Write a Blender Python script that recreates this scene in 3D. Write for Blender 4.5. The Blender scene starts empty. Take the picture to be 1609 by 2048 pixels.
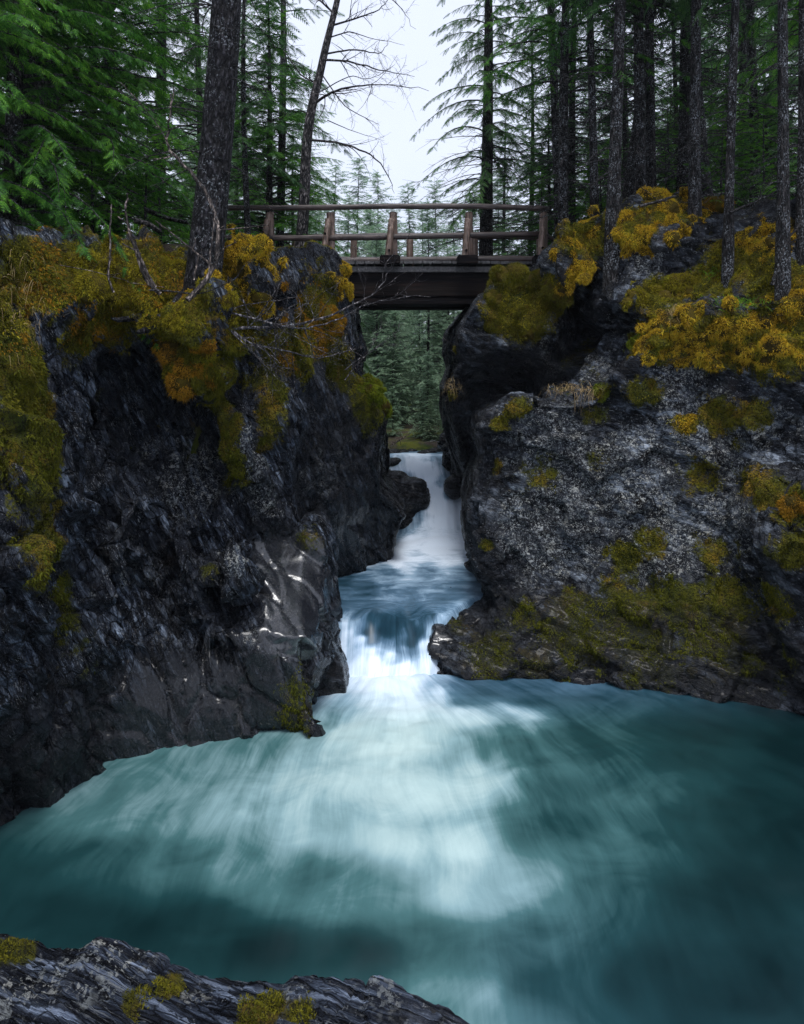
import bpy, bmesh, math, random
import numpy as np
from mathutils import Vector, Matrix, Euler
from mathutils.bvhtree import BVHTree
from mathutils.geometry import delaunay_2d_cdt

random.seed(7)
RNG = np.random.default_rng(11)
R = math.radians
scene = bpy.context.scene
C = scene.collection

# ------------------------------------------------------------------ camera
F, CX, HY = 1400.0, 804.5, 770.0          # focal length and principal point in photo pixels (1609 x 2048)
cam_d = bpy.data.cameras.new('camera')
cam = bpy.data.objects.new('camera', cam_d)
C.objects.link(cam)
cam.location = (0, 0, 0)
cam.rotation_euler = (R(90), 0, 0)
cam_d.sensor_fit = 'VERTICAL'
cam_d.sensor_height = 36.0
cam_d.lens = F / 2048 * 36.0
cam_d.shift_y = -(1024 - HY) / 2048
cam_d.clip_start = 0.05
cam_d.clip_end = 2000
scene.camera = cam

# ------------------------------------------------------------------ world, sun, exposure
SUN_EL, SUN_AZ = 70.0, 172.0               # high, diffuse, from behind the camera and a little left
world = bpy.data.worlds.new("World")
scene.world = world
world.use_nodes = True
wn, wl = world.node_tree.nodes, world.node_tree.links
wn.clear()
wo = wn.new('ShaderNodeOutputWorld')
bg = wn.new('ShaderNodeBackground')
sky = wn.new('ShaderNodeTexSky')
sky.sky_type = 'NISHITA'
sky.sun_disc = False
sky.sun_elevation = R(SUN_EL)
sky.sun_rotation = R(SUN_AZ)
sky.air_density = 1.0
sky.dust_density = 3.0
# overcast: a pale cloud layer over most of the sky
tc = wn.new('ShaderNodeTexCoord')
cn = wn.new('ShaderNodeTexNoise')
cn.inputs['Scale'].default_value = 2.2
cn.inputs['Detail'].default_value = 5
wl.new(tc.outputs['Generated'], cn.inputs['Vector'])
cr = wn.new('ShaderNodeValToRGB')
cr.color_ramp.elements[0].position = 0.3
cr.color_ramp.elements[0].color = (6.6, 7.2, 8.8, 1)
cr.color_ramp.elements[1].position = 0.7
cr.color_ramp.elements[1].color = (7.6, 8.1, 9.5, 1)
wl.new(cn.outputs['Fac'], cr.inputs['Fac'])
mx = wn.new('ShaderNodeMixRGB')
mx.inputs[0].default_value = 0.86
wl.new(sky.outputs[0], mx.inputs[1])
wl.new(cr.outputs[0], mx.inputs[2])
wl.new(mx.outputs[0], bg.inputs['Color'])
bg.inputs['Strength'].default_value = 0.10
wl.new(bg.outputs[0], wo.inputs['Surface'])

sun_d = bpy.data.lights.new('sun', 'SUN')
sun_d.energy = 2.0
sun_d.angle = R(22)
sun_d.color = (1.0, 0.985, 0.97)
sun = bpy.data.objects.new('sun', sun_d)
C.objects.link(sun)
_az = R(SUN_AZ)
_sd = Vector((math.sin(_az) * math.cos(R(SUN_EL)), math.cos(_az) * math.cos(R(SUN_EL)), math.sin(R(SUN_EL))))
sun.rotation_euler = _sd.to_track_quat('Z', 'Y').to_euler()
sun.location = _sd * 40

scene.view_settings.view_transform = 'Standard'
scene.view_settings.look = 'None'
scene.view_settings.exposure = 0.5
scene.view_settings.gamma = 1.0
scene.render.engine = 'CYCLES'
scene.cycles.use_denoising = True
scene.cycles.denoiser = 'OPENIMAGEDENOISE'
scene.cycles.denoising_prefilter = 'NONE'
scene.cycles.max_bounces = 6
scene.cycles.diffuse_bounces = 3
scene.cycles.glossy_bounces = 2
scene.cycles.transmission_bounces = 3
scene.cycles.volume_bounces = 0
scene.cycles.transparent_max_bounces = 6
scene.cycles.caustics_reflective = False
scene.cycles.caustics_refractive = False

ZP, ZU = -4.35, -3.65                      # plunge pool and upper pool levels

# ------------------------------------------------------------------ helpers
def W(px, py, d):
    return Vector(((px - CX) / F * d, d, (HY - py) / F * d))

def tag(o, label=None, cat=None, group=None, kind=None):
    if label: o['label'] = label
    if cat: o['category'] = cat
    if group: o['group'] = group
    if kind: o['kind'] = kind
    return o

def empty(name, loc=(0, 0, 0), rot=(0, 0, 0), scale=1.0):
    o = bpy.data.objects.new(name, None)
    C.objects.link(o)
    o.location = loc
    o.rotation_euler = rot
    o.scale = (scale,) * 3
    o.empty_display_size = 0.3
    return o

def link(name, me, mat=None, parent=None):
    o = bpy.data.objects.new(name, me)
    C.objects.link(o)
    if mat: 
        if not me.materials: me.materials.append(mat)
    if parent: o.parent = parent
    return o

def mesh_from(verts, faces, name='mesh', smooth=False):
    """verts (N,3) array, faces (M,k) array with constant k"""
    me = bpy.data.meshes.new(name)
    verts = np.ascontiguousarray(verts, dtype=np.float32)
    faces = np.ascontiguousarray(faces, dtype=np.int32)
    k = faces.shape[1]
    me.vertices.add(len(verts)); me.vertices.foreach_set('co', verts.ravel())
    me.loops.add(faces.size); me.loops.foreach_set('vertex_index', faces.ravel())
    me.polygons.add(len(faces))
    me.polygons.foreach_set('loop_start', np.arange(0, faces.size, k, dtype=np.int32))
    me.update(calc_edges=True)
    me.polygons.foreach_set('use_smooth', np.full(len(faces), smooth))
    return me

def soup(tris, name='mesh'):
    v = tris.reshape(-1, 3)
    return mesh_from(v, np.arange(len(v)).reshape(-1, 3), name)

class Tubes:
    def __init__(s): s.v = []; s.f = []; s.n = 0
    def add(s, pts, rad, k=6, cap=True, jit=0.0):
        pts = np.asarray(pts, float); m = len(pts)
        rad = np.broadcast_to(np.asarray(rad, float), (m,))
        t = np.gradient(pts, axis=0); t /= np.linalg.norm(t, axis=1)[:, None] + 1e-9
        ref = np.array([0.0, 0, 1]) if abs(t[0, 2]) < 0.9 else np.array([1.0, 0, 0])
        a = np.cross(t, ref); a /= np.linalg.norm(a, axis=1)[:, None] + 1e-9
        b = np.cross(t, a)
        th = np.arange(k) * 2 * np.pi / k
        rr = rad[:, None] * (1 + (RNG.random((m, k)) - .5) * jit)
        ring = pts[:, None] + rr[..., None] * (np.cos(th)[None, :, None] * a[:, None] + np.sin(th)[None, :, None] * b[:, None])
        s.v.append(ring.reshape(-1, 3))
        i = np.arange(m - 1)[:, None] * k; j = np.arange(k)[None]; j2 = (j + 1) % k
        q = np.stack([i + j, i + j2, i + k + j2, i + k + j], -1).reshape(-1, 4) + s.n
        s.f.append(q); s.n += m * k
        if cap:
            for e, base in ((0, s.n - m * k), (m - 1, s.n - k)):
                s.v.append(pts[e:e + 1])
                c = s.n; s.n += 1
                jj = np.arange(k)
                s.f.append(np.stack([base + jj, base + (jj + 1) % k, np.full(k, c), np.full(k, c)], -1))
        return s
    def mesh(s, name='mesh', smooth=True):
        v = np.concatenate(s.v); f = np.concatenate(s.f)
        me = bpy.data.meshes.new(name)
        quad = f[:, 2] != f[:, 3]
        fl = [tuple(x) for x in f[quad].tolist()] + [tuple(x[:3]) for x in f[~quad].tolist()]
        me.from_pydata(v.tolist(), [], fl)
        me.polygons.foreach_set('use_smooth', np.full(len(me.polygons), smooth))
        me.update()
        return me

# --- numpy noise
def _h(ix, iy, iz, seed):
    h = (ix.astype(np.int64) * 374761393 + iy.astype(np.int64) * 668265263 + iz.astype(np.int64) * 2147483647 + seed * 974634777) & 0xFFFFFFFF
    h = ((h ^ (h >> 13)) * 1274126177) & 0xFFFFFFFF
    h = ((h ^ (h >> 16)) * 2246822519) & 0xFFFFFFFF
    return ((h ^ (h >> 15)) & 0xFFFFFF) / float(0xFFFFFF)

def vnoise(p, seed=0):
    i = np.floor(p); f = p - i; i = i.astype(np.int64)
    u = f * f * f * (f * (f * 6 - 15) + 10)
    r = 0
    for dx in (0, 1):
        wx = u[:, 0] if dx else 1 - u[:, 0]
        for dy in (0, 1):
            wy = u[:, 1] if dy else 1 - u[:, 1]
            for dz in (0, 1):
                wz = u[:, 2] if dz else 1 - u[:, 2]
                r = r + wx * wy * wz * _h(i[:, 0] + dx, i[:, 1] + dy, i[:, 2] + dz, seed)
    return r * 2 - 1

def fbm(p, oct=4, seed=0, gain=0.5):
    a, s, t = 1.0, 0, 0
    for k in range(oct):
        s = s + a * vnoise(p * (2.03 ** k) + k * 13.7, seed + k); t += a; a *= gain
    return s / t

def worley(p, seed=0):
    i = np.floor(p).astype(np.int64); f = p - i
    F1 = np.full(len(p), 9.0); F2 = np.full(len(p), 9.0); idv = np.zeros(len(p))
    for dx in (-1, 0, 1):
        for dy in (-1, 0, 1):
            for dz in (-1, 0, 1):
                a, b, c = i[:, 0] + dx, i[:, 1] + dy, i[:, 2] + dz
                q = np.stack([dx + _h(a, b, c, seed), dy + _h(a, b, c, seed + 1), dz + _h(a, b, c, seed + 2)], -1) - f
                d = np.sqrt((q ** 2).sum(1))
                m = d < F1
                F2 = np.where(m, F1, np.minimum(F2, d))
                idv = np.where(m, _h(a, b, c, seed + 3), idv)
                F1 = np.where(m, d, F1)
    return F1, F2, idv

def facets(p, seed=0):
    """per-cell tilted planes: sharp broken faces"""
    i = np.floor(p).astype(np.int64); f = p - i
    F1 = np.full(len(p), 9.0); F2 = np.full(len(p), 9.0); best = np.zeros(len(p))
    for dx in (-1, 0, 1):
        for dy in (-1, 0, 1):
            for dz in (-1, 0, 1):
                a, b, c = i[:, 0] + dx, i[:, 1] + dy, i[:, 2] + dz
                q = np.stack([dx + _h(a, b, c, seed), dy + _h(a, b, c, seed + 1), dz + _h(a, b, c, seed + 2)], -1) - f
                d = np.sqrt((q ** 2).sum(1)); m = d < F1
                v = q[:, 0] * (_h(a, b, c, seed + 3) - .5) + q[:, 1] * (_h(a, b, c, seed + 4) - .5) + q[:, 2] * (_h(a, b, c, seed + 5) - .5) + (_h(a, b, c, seed + 6) - .5) * .8
                F2 = np.where(m, F1, np.minimum(F2, d)); best = np.where(m, v, best); F1 = np.where(m, d, F1)
    return best, F2 - F1

def sstep(a, b, x):
    t = np.clip((x - a) / (b - a), 0, 1); return t * t * (3 - 2 * t)

# ------------------------------------------------------------------ materials
def new_mat(name):
    m = bpy.data.materials.new(name); m.use_nodes = True
    nt = m.node_tree; nt.nodes.clear()
    return m, nt, nt.nodes, nt.links

class NB:
    """small node-building helper"""
    def __init__(s, name):
        s.m, s.nt, s.n, s.l = new_mat(name)
        s.out = s.n.new('ShaderNodeOutputMaterial')
        s.geo = None
    def node(s, t, **kw):
        x = s.n.new(t)
        for k, v in kw.items(): setattr(x, k, v)
        return x
    def put(s, sock, v):
        if hasattr(v, 'is_output') or isinstance(v, bpy.types.NodeSocket): s.l.new(v, sock)
        elif isinstance(v, (tuple, list)) and len(v) == 3 and sock.type == 'RGBA': sock.default_value = (*v, 1)
        elif sock.type == 'RGBA' and not isinstance(v, (tuple, list)): sock.default_value = (v, v, v, 1)
        else: sock.default_value = v
    def obj(s, scale=(1, 1, 1), rot=(0, 0, 0)):
        t = s.node('ShaderNodeTexCoord'); mp = s.node('ShaderNodeMapping')
        mp.inputs['Scale'].default_value = scale; mp.inputs['Rotation'].default_value = rot
        s.l.new(t.outputs['Object'], mp.inputs['Vector']); return mp.outputs[0]
    def noise(s, vec, scale, detail=4, rough=0.55, dist=0.0, col=False):
        x = s.node('ShaderNodeTexNoise')
        s.l.new(vec, x.inputs['Vector']); x.inputs['Scale'].default_value = scale
        x.inputs['Detail'].default_value = detail; x.inputs['Roughness'].default_value = rough
        x.inputs['Distortion'].default_value = dist
        return x.outputs['Color' if col else 'Fac']
    def vor(s, vec, scale, feature='F1', out='Distance', rand=1.0):
        x = s.node('ShaderNodeTexVoronoi', feature=feature)
        s.l.new(vec, x.inputs['Vector']); x.inputs['Scale'].default_value = scale
        x.inputs['Randomness'].default_value = rand
        return x.outputs[out]
    def attr(s, name, out='Fac'):
        x = s.node('ShaderNodeAttribute'); x.attribute_name = name; return x.outputs[out]
    def math(s, op, a, b=0.0, clamp=False):
        x = s.node('ShaderNodeMath', operation=op); x.use_clamp = clamp
        s.put(x.inputs[0], a); s.put(x.inputs[1], b); return x.outputs[0]
    def ss(s, v, a, b, lo=0.0, hi=1.0):
        x = s.node('ShaderNodeMapRange'); x.interpolation_type = 'SMOOTHSTEP'
        s.put(x.inputs['Value'], v); s.put(x.inputs['From Min'], a); s.put(x.inputs['From Max'], b)
        s.put(x.inputs['To Min'], lo); s.put(x.inputs['To Max'], hi); return x.outputs[0]
    def mix(s, f, a, b, mode='MIX'):
        x = s.node('ShaderNodeMixRGB', blend_type=mode)
        s.put(x.inputs[0], f); s.put(x.inputs[1], a); s.put(x.inputs[2], b); return x.outputs[0]
    def ramp(s, f, stops):
        x = s.node('ShaderNodeValToRGB'); e = x.color_ramp.elements
        while len(e) < len(stops): e.new(0.5)
        for el, (p, c) in zip(e, stops): el.position = p; el.color = (*c, 1)
        s.put(x.inputs[0], f); return x.outputs[0]
    def bump(s, h, strength=0.5, dist=0.05, normal=None):
        x = s.node('ShaderNodeBump'); s.put(x.inputs['Height'], h)
        x.inputs['Strength'].default_value = strength; x.inputs['Distance'].default_value = dist
        if normal is not None: s.l.new(normal, x.inputs['Normal'])
        return x.outputs[0]
    def up(s):
        g = s.node('ShaderNodeNewGeometry'); sp = s.node('ShaderNodeSeparateXYZ')
        s.l.new(g.outputs['Normal'], sp.inputs[0]); return sp.outputs[2]
    def island(s):
        return s.node('ShaderNodeNewGeometry').outputs['Random Per Island']
    def pr(s, color, rough=0.8, normal=None, spec=0.5, **kw):
        p = s.node('ShaderNodeBsdfPrincipled')
        s.put(p.inputs['Base Color'], color); s.put(p.inputs['Roughness'], rough)
        s.put(p.inputs['Specular IOR Level'], spec)
        for k, v in kw.items(): s.put(p.inputs[k], v)
        if normal is not None: s.l.new(normal, p.inputs['Normal'])
        return p.outputs[0]
    def done(s, sh):
        s.l.new(sh, s.out.inputs['Surface']); return s.m

def rock_mat(name, rot, tint=(1, 1, 1), base=1.0, lichen_amt=1.0, rough0=0.42, strat=6.0, lens=1.0):
    b = NB(name)
    o = b.obj()
    m0 = b.node('ShaderNodeMapping'); m0.inputs['Rotation'].default_value = Vector(rot).normalized().rotation_difference(Vector((0, 0, 1))).to_euler()
    m1 = b.node('ShaderNodeMapping'); m1.inputs['Scale'].default_value = (lens, 1, strat)
    b.l.new(o, m0.inputs['Vector']); b.l.new(m0.outputs[0], m1.inputs['Vector'])
    lay = m1.outputs[0]                               # thin beds: strongly compressed along the bedding normal
    big = b.noise(o, 0.9, 4, 0.6)
    med = b.noise(o, 7.0, 7, 0.74)
    fin = b.noise(o, 38.0, 5, 0.7)
    st = b.noise(lay, 3.0, 8, 0.70, 0.08)
    st2 = b.noise(lay, 11.0, 5, 0.72, 0.0)
    m2 = b.node('ShaderNodeMapping'); m2.inputs['Scale'].default_value = (lens, 1, 2.6 if lens == 1 else 3.4)
    b.l.new(b.mix(0.10, m0.outputs[0], b.noise(o, 2.5, 3, 0.5, col=True), 'ADD'), m2.inputs['Vector'])
    def facet(scale):
        v = b.node('ShaderNodeTexVoronoi', feature='F1'); v.inputs['Scale'].default_value = scale
        b.l.new(m2.outputs[0], v.inputs['Vector'])
        a = b.node('ShaderNodeVectorMath', operation='SUBTRACT'); b.l.new(m2.outputs[0], a.inputs[0]); b.l.new(v.outputs['Position'], a.inputs[1])
        c = b.node('ShaderNodeVectorMath', operation='SUBTRACT'); b.l.new(v.outputs['Color'], c.inputs[0]); c.inputs[1].default_value = (.5, .5, .5)
        e = b.node('ShaderNodeVectorMath', operation='DOT_PRODUCT'); b.l.new(a.outputs[0], e.inputs[0]); b.l.new(c.outputs[0], e.inputs[1])
        return b.math('MULTIPLY', e.outputs['Value'], scale), v.outputs['Color']
    fa1, fc1 = facet(4.0)
    fa2, fc2 = facet(13.0)
    d = lambda c: tuple(x * base * t for x, t in zip(c, tint))
    col = b.ramp(st, [(0.38, d((0.004, 0.004, 0.005))), (0.48, d((0.020, 0.022, 0.027))), (0.55, d((0.085, 0.095, 0.11))), (0.62, d((0.30, 0.32, 0.35)))])  # palest bedding streaks paint wet highlights into the rock colour
    col2 = b.ramp(med, [(0.35, d((0.006, 0.006, 0.008))), (0.52, d((0.03, 0.031, 0.036))), (0.70, d((0.15, 0.145, 0.14)))])
    col = b.mix(b.ss(big, 0.35, 0.65), col, col2)
    sep = b.node('ShaderNodeSeparateColor'); b.l.new(fc1, sep.inputs[0])
    col = b.mix(1.0, col, b.ramp(sep.outputs[0], [(0.0, (.45, .45, .47)), (0.5, (.9, .9, .92)), (1.0, (1.7, 1.7, 1.7))]), 'MULTIPLY')
    c1 = b.ss(b.vor(m2.outputs[0], 4.0, 'DISTANCE_TO_EDGE'), 0.004, 0.05)
    c2 = b.ss(b.vor(m2.outputs[0], 13.0, 'DISTANCE_TO_EDGE'), 0.0, 0.07)
    cg = b.ss(b.noise(o, 1.7, 3), 0.42, 0.6)
    crk = b.math('MULTIPLY', c1, b.math('ADD', c2, cg, True))
    col = b.mix(b.math('MULTIPLY', b.math('SUBTRACT', 1.0, crk), 0.85 if strat > 3 else 0.4), col, (0.004, 0.004, 0.005))
    fl = b.math('MULTIPLY', b.ss(b.noise(m1.outputs[0], 15, 3, .7), 0.585, 0.635), b.ss(b.noise(o, 2.6, 4, .7), 0.46, 0.60))
    fl = b.math('MAXIMUM', fl, b.math('MULTIPLY', b.ss(b.noise(o, 46, 2, .6), 0.66, 0.70), b.ss(b.noise(o, 1.9, 4, .7), 0.42, 0.58)))
    col = b.mix(b.math('MULTIPLY', fl, b.math('SUBTRACT', 0.85, b.math('MULTIPLY', b.attr('wet'), 0.6))), col, (0.36, 0.38, 0.40))
    rust = b.ss(b.noise(o, 2.3, 5, 0.7), 0.55, 0.72)
    col = b.mix(b.math('MULTIPLY', rust, 0.22), col, d((0.07, 0.04, 0.022)))
    col = b.mix(b.ss(st2, 0.60, 0.75, 0, 0.5), col, d((0.22, 0.22, 0.23)))
    # lichen crusts: pale spots of many sizes
    la = b.attr('lichen')
    ln = b.noise(o, 3.2, 4, 0.7)
    gate = b.ss(b.math('ADD', b.math('MULTIPLY', la, 0.36 * lichen_amt), ln), 0.60, 0.78)
    wv = b.mix(0.12, o, b.noise(o, 30, 2, 0.5, col=True), 'ADD')
    s1 = b.ss(b.vor(wv, 9.0), 0.34, 0.24)
    s2 = b.ss(b.vor(wv, 24.0), 0.36, 0.26)
    s3 = b.ss(b.noise(o, 20, 5, 0.75), 0.56, 0.63)
    spots = b.math('MAXIMUM', b.math('MULTIPLY', b.math('MULTIPLY', s1, b.ss(b.noise(o, 9, 3), .45, .55)), 0.9), b.math('MAXIMUM', b.math('MULTIPLY', s2, 0.8), s3))
    lc = b.ramp(b.noise(o, 4.3, 3), [(0.35, (0.30, 0.33, 0.35)), (0.5, (0.48, 0.51, 0.51)), (0.62, (0.62, 0.62, 0.57))])
    col = b.mix(b.math('MULTIPLY', b.math('MULTIPLY', spots, gate), 0.85), col, lc)
    # moss film where moss grows
    ma = b.attr('moss')
    mm = b.ss(b.math('ADD', ma, b.math('MULTIPLY', b.math('SUBTRACT', b.noise(o, 5, 7, 0.78), 0.5), 2.4)), 0.35, 0.62)
    mc = b.ramp(b.noise(o, 2.1, 3, 0.6), [(0.3, (0.04, 0.055, 0.008)), (0.48, (0.13, 0.125, 0.012)), (0.65, (0.24, 0.15, 0.014))])
    mc = b.mix(b.ss(fin, 0.46, 0.58, 0, 0.85), mc, (0.012, 0.012, 0.006))
    mc = b.mix(b.math('MULTIPLY', b.attr('wet'), 0.7), mc, (0.018, 0.022, 0.006))
    col = b.mix(mm, col, mc)
    wet = b.attr('wet'); pol = b.attr('polish')
    col = b.mix(b.math('MULTIPLY', pol, 0.95), col, (0.008, 0.011, 0.018))
    col = b.mix(b.math('MULTIPLY', wet, 0.82), col, d((0.010, 0.010, 0.012)))
    rough = b.math('ADD', b.ss(med, 0.35, 0.65, rough0 - 0.1, rough0 + 0.22), b.math('MULTIPLY', wet, -0.22), True)
    rough = b.mix(mm, rough, 0.95)
    #cr = b.ss(b.vor(b.mix(0.15, lay, b.noise(o, 4, 3, 0.5, col=True), 'ADD'), 2.6, 'DISTANCE_TO_EDGE'), 0.0, 0.05)
    h = b.math('ADD', b.math('MULTIPLY', st, 1.0), b.math('MULTIPLY', st2, 0.40))
    h = b.math('ADD', h, b.math('ADD', b.math('MULTIPLY', fa1, 1.1), b.math('MULTIPLY', fa2, 0.40)))
    h = b.math('ADD', h, b.math('MULTIPLY', med, 0.5))
    h = b.math('ADD', h, b.math('MULTIPLY', fin, 0.14))
    h = b.math('ADD', h, b.math('MULTIPLY', crk, 0.35))
    h = b.math('MULTIPLY', h, b.math('SUBTRACT', 1.0, b.math('MULTIPLY', pol, 0.90)))
    h = b.math('ADD', h, b.math('MULTIPLY', b.math('MULTIPLY', b.noise(o, 75, 4, .7), pol), 0.045))
    nrm = b.bump(h, 1.0, 0.12)
    return b.done(b.pr(col, rough, nrm, b.math('ADD', 0.16, b.math('MULTIPLY', wet, 0.15)), **{'Coat Weight': b.math('ADD', b.math('MULTIPLY', pol, 1.1), b.math('MULTIPLY', wet, 0.12), True), 'Coat Roughness': 0.22, 'Coat IOR': 1.65}))

def moss_mat(name, stops, dark=(0.02, 0.02, 0.006)):
    b = NB(name)
    o = b.obj()
    c = b.ramp(b.math('ADD', b.math('MULTIPLY', b.noise(o, 3.5, 4, 0.65), 0.55), b.math('ADD', b.math('MULTIPLY', b.noise(o, 24, 3, 0.7), 0.30), b.math('MULTIPLY', b.island(), 0.16))), stops)
    c = b.mix(b.ss(b.island(), 0.80, 1.0, 0, 0.6), c, dark)
    sh = b.pr(c, 0.9, b.bump(b.noise(o, 60, 3, 0.7), 0.5, 0.02), 0.15)
    t = b.node('ShaderNodeBsdfTranslucent'); b.put(t.inputs['Color'], c)
    m = b.node('ShaderNodeMixShader'); m.inputs[0].default_value = 0.25
    b.l.new(sh, m.inputs[1]); b.l.new(t.outputs[0], m.inputs[2])
    return b.done(m.outputs[0])

MOSS = {
 'gold': moss_mat('moss_gold', [(0.32, (0.045, 0.028, 0.005)), (0.42, (0.22, 0.13, 0.010)), (0.50, (0.66, 0.42, 0.03)), (0.58, (0.56, 0.44, 0.035)), (0.68, (0.20, 0.24, 0.02))]),
 'yellow': moss_mat('moss_yellow', [(0.25, (0.045, 0.038, 0.005)), (0.42, (0.12, 0.105, 0.008)), (0.54, (0.36, 0.30, 0.020)), (0.66, (0.13, 0.18, 0.014))]),
 'olive': moss_mat('moss_olive', [(0.25, (0.035, 0.035, 0.006)), (0.45, (0.085, 0.085, 0.009)), (0.58, (0.19, 0.17, 0.014)), (0.70, (0.07, 0.12, 0.010))]),
 'rust': moss_mat('moss_rust', [(0.25, (0.05, 0.024, 0.005)), (0.42, (0.20, 0.10, 0.009)), (0.57, (0.42, 0.22, 0.018)), (0.72, (0.26, 0.19, 0.015))]),
 'dark': moss_mat('moss_dark', [(0.25, (0.02, 0.025, 0.004)), (0.45, (0.07, 0.08, 0.008)), (0.6, (0.15, 0.15, 0.012)), (0.78, (0.09, 0.13, 0.01))]),
 'green': moss_mat('moss_green', [(0.25, (0.03, 0.05, 0.004)), (0.45, (0.12, 0.16, 0.01)), (0.6, (0.24, 0.28, 0.02)), (0.78, (0.13, 0.24, 0.015))]),
}

M_GAPSHADE = moss_mat('moss_gap_shade', [(0.3, (0.014, 0.011, 0.003)), (0.45, (0.05, 0.035, 0.006)), (0.6, (0.10, 0.075, 0.009)), (0.75, (0.04, 0.05, 0.006))])  # dark cushion body: shadow between the fronds is put into its colour

def foliage_mat(name, a, b_, c_, trans=0.3):
    b = NB(name)
    o = b.obj()
    f = b.math('ADD', b.math('MULTIPLY', b.noise(o, 1.1, 3, 0.6), 0.7), b.math('MULTIPLY', b.island(), 0.3))
    oi = b.node('ShaderNodeObjectInfo')
    f = b.math('ADD', f, b.math('MULTIPLY', b.math('SUBTRACT', oi.outputs['Random'], 0.5), 0.16))
    c = b.ramp(f, [(0.3, a), (0.5, b_), (0.72, c_)])
    sh = b.pr(c, 0.6, None, 0.3)
    t = b.node('ShaderNodeBsdfTranslucent'); b.put(t.inputs['Color'], c)
    m = b.node('ShaderNodeMixShader'); m.inputs[0].default_value = trans
    b.l.new(sh, m.inputs[1]); b.l.new(t.outputs[0], m.inputs[2])
    return b.done(m.outputs[0])

M_HEM = foliage_mat('needles_bright', (0.018, 0.070, 0.014), (0.060, 0.205, 0.022), (0.19, 0.42, 0.035), 0.42)
M_SPR = foliage_mat('needles_spruce', (0.024, 0.068, 0.028), (0.056, 0.145, 0.044), (0.12, 0.25, 0.065), 0.4)
M_FAR = foliage_mat('needles_far_hazed', (0.13, 0.22, 0.15), (0.25, 0.38, 0.25), (0.40, 0.52, 0.35), 0.45)  # paler than real spruce needles: distance haze is painted into the colour

def bark_mat(name, base=1.0, lichen=0.5, tint=(1, 1, 1)):
    b = NB(name)
    o = b.obj((1, 1, 0.35))
    p = b.obj()
    v = b.vor(b.mix(0.08, o, b.noise(o, 9, 3, 0.6, col=True), 'ADD'), 26, 'F1')
    n = b.noise(o, 17, 6, 0.75)
    t = lambda c: tuple(x * base * y for x, y in zip(c, tint))
    c = b.ramp(n, [(0.36, t((0.008, 0.008, 0.009))), (0.5, t((0.040, 0.036, 0.037))), (0.60, t((0.17, 0.155, 0.155)))])
    c = b.mix(b.ss(v, 0.28, 0.60, 0, 0.85), c, t((0.006, 0.006, 0.007)))
    sp = b.ss(b.noise(p, 34, 4, 0.75), 0.585 - 0.05 * lichen, 0.635 - 0.05 * lichen)
    g = b.ss(b.noise(p, 3.4, 4, 0.7), 0.40, 0.62)
    c = b.mix(b.math('MULTIPLY', b.math('MULTIPLY', sp, g), 0.8 * min(1, lichen * 1.5)), c, (0.36, 0.39, 0.42))
    h = b.math('SUBTRACT', b.math('MULTIPLY', n, 0.9), v)
    return b.done(b.pr(c, 0.7, b.bump(h, 1.0, 0.06), 0.15))
M_BARK = bark_mat('bark_dark', 0.6, 0.55)
M_BARKL = bark_mat('bark_lichen', 0.6, 1.1)
M_BARKB = bark_mat('bark_black', 0.42, 0.5, (.9, .95, 1.1))
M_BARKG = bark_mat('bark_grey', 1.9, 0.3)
M_TWIG = bark_mat('twig_dead', 1.0, 0.6)
M_TWIGP = bark_mat('twig_pale', 3.0, 0.6)
M_STICK = bark_mat('stick_pale', 3.4, 0.4, (1.0, 0.9, 0.78))

def wood_mat(name, cols, rough=0.55, axis=0, spec=0.45):
    b = NB(name)
    sc = [14, 14, 14]; sc[axis] = 0.8
    o = b.obj(tuple(sc))
    n = b.noise(o, 1.3, 6, 0.65, 0.4)
    c = b.ramp(n, [(0.3, cols[0]), (0.5, cols[1]), (0.7, cols[2])])
    w = b.noise(b.obj(), 2.0, 4, 0.7)
    c = b.mix(b.ss(w, 0.45, 0.7, 0, 0.55), c, cols[0])
    return b.done(b.pr(c, rough, b.bump(n, 0.7, 0.03), spec))
M_LOG = wood_mat('weathered_log', [(0.014, 0.010, 0.010), (0.055, 0.038, 0.034), (0.17, 0.125, 0.115)], 0.40)
M_POST = wood_mat('peeled_post', [(0.04, 0.028, 0.022), (0.16, 0.105, 0.082), (0.34, 0.25, 0.21)], 0.5, 2)
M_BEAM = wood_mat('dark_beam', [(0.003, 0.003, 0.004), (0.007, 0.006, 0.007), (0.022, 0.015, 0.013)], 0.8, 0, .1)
M_PLANK = wood_mat('deck_plank', [(0.02, 0.02, 0.022), (0.06, 0.058, 0.06), (0.15, 0.145, 0.15)], 0.5, 1)

# ------------------------------------------------------------------ rock masses
def bz(px, d, z=-5.3):
    """a point straight below/above picture column px at depth d, at world height z"""
    return (px, HY - z / d * F, d)

def relief(outline, interior, d1):
    """closed solid: a faceted front through the given points, extruded straight back to y = d1"""
    pts = list(outline) + list(interior)
    n = len(outline)
    vc, ed, fc, ov, oe, of = delaunay_2d_cdt([Vector((p[0], -p[1])) for p in pts], [], [list(range(n))], 1, 1e-4)
    vmap = [o[0] for o in ov]
    bm = bmesh.new()
    fr = [bm.verts.new(W(*p)) for p in pts]
    bk = [bm.verts.new((W(*p).x, d1, W(*p).z)) for p in pts]
    for f in fc:
        ids = [vmap[i] for i in f]
        try:
            bm.faces.new([fr[i] for i in ids]); bm.faces.new([bk[i] for i in reversed(ids)])
        except ValueError: pass
    for i in range(n):
        j = (i + 1) % n
        bm.faces.new([fr[i], fr[j], bk[j], bk[i]])
    bmesh.ops.recalc_face_normals(bm, faces=bm.faces[:])
    me = bpy.data.meshes.new('chunk'); bm.to_mesh(me); bm.free()
    return me

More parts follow.
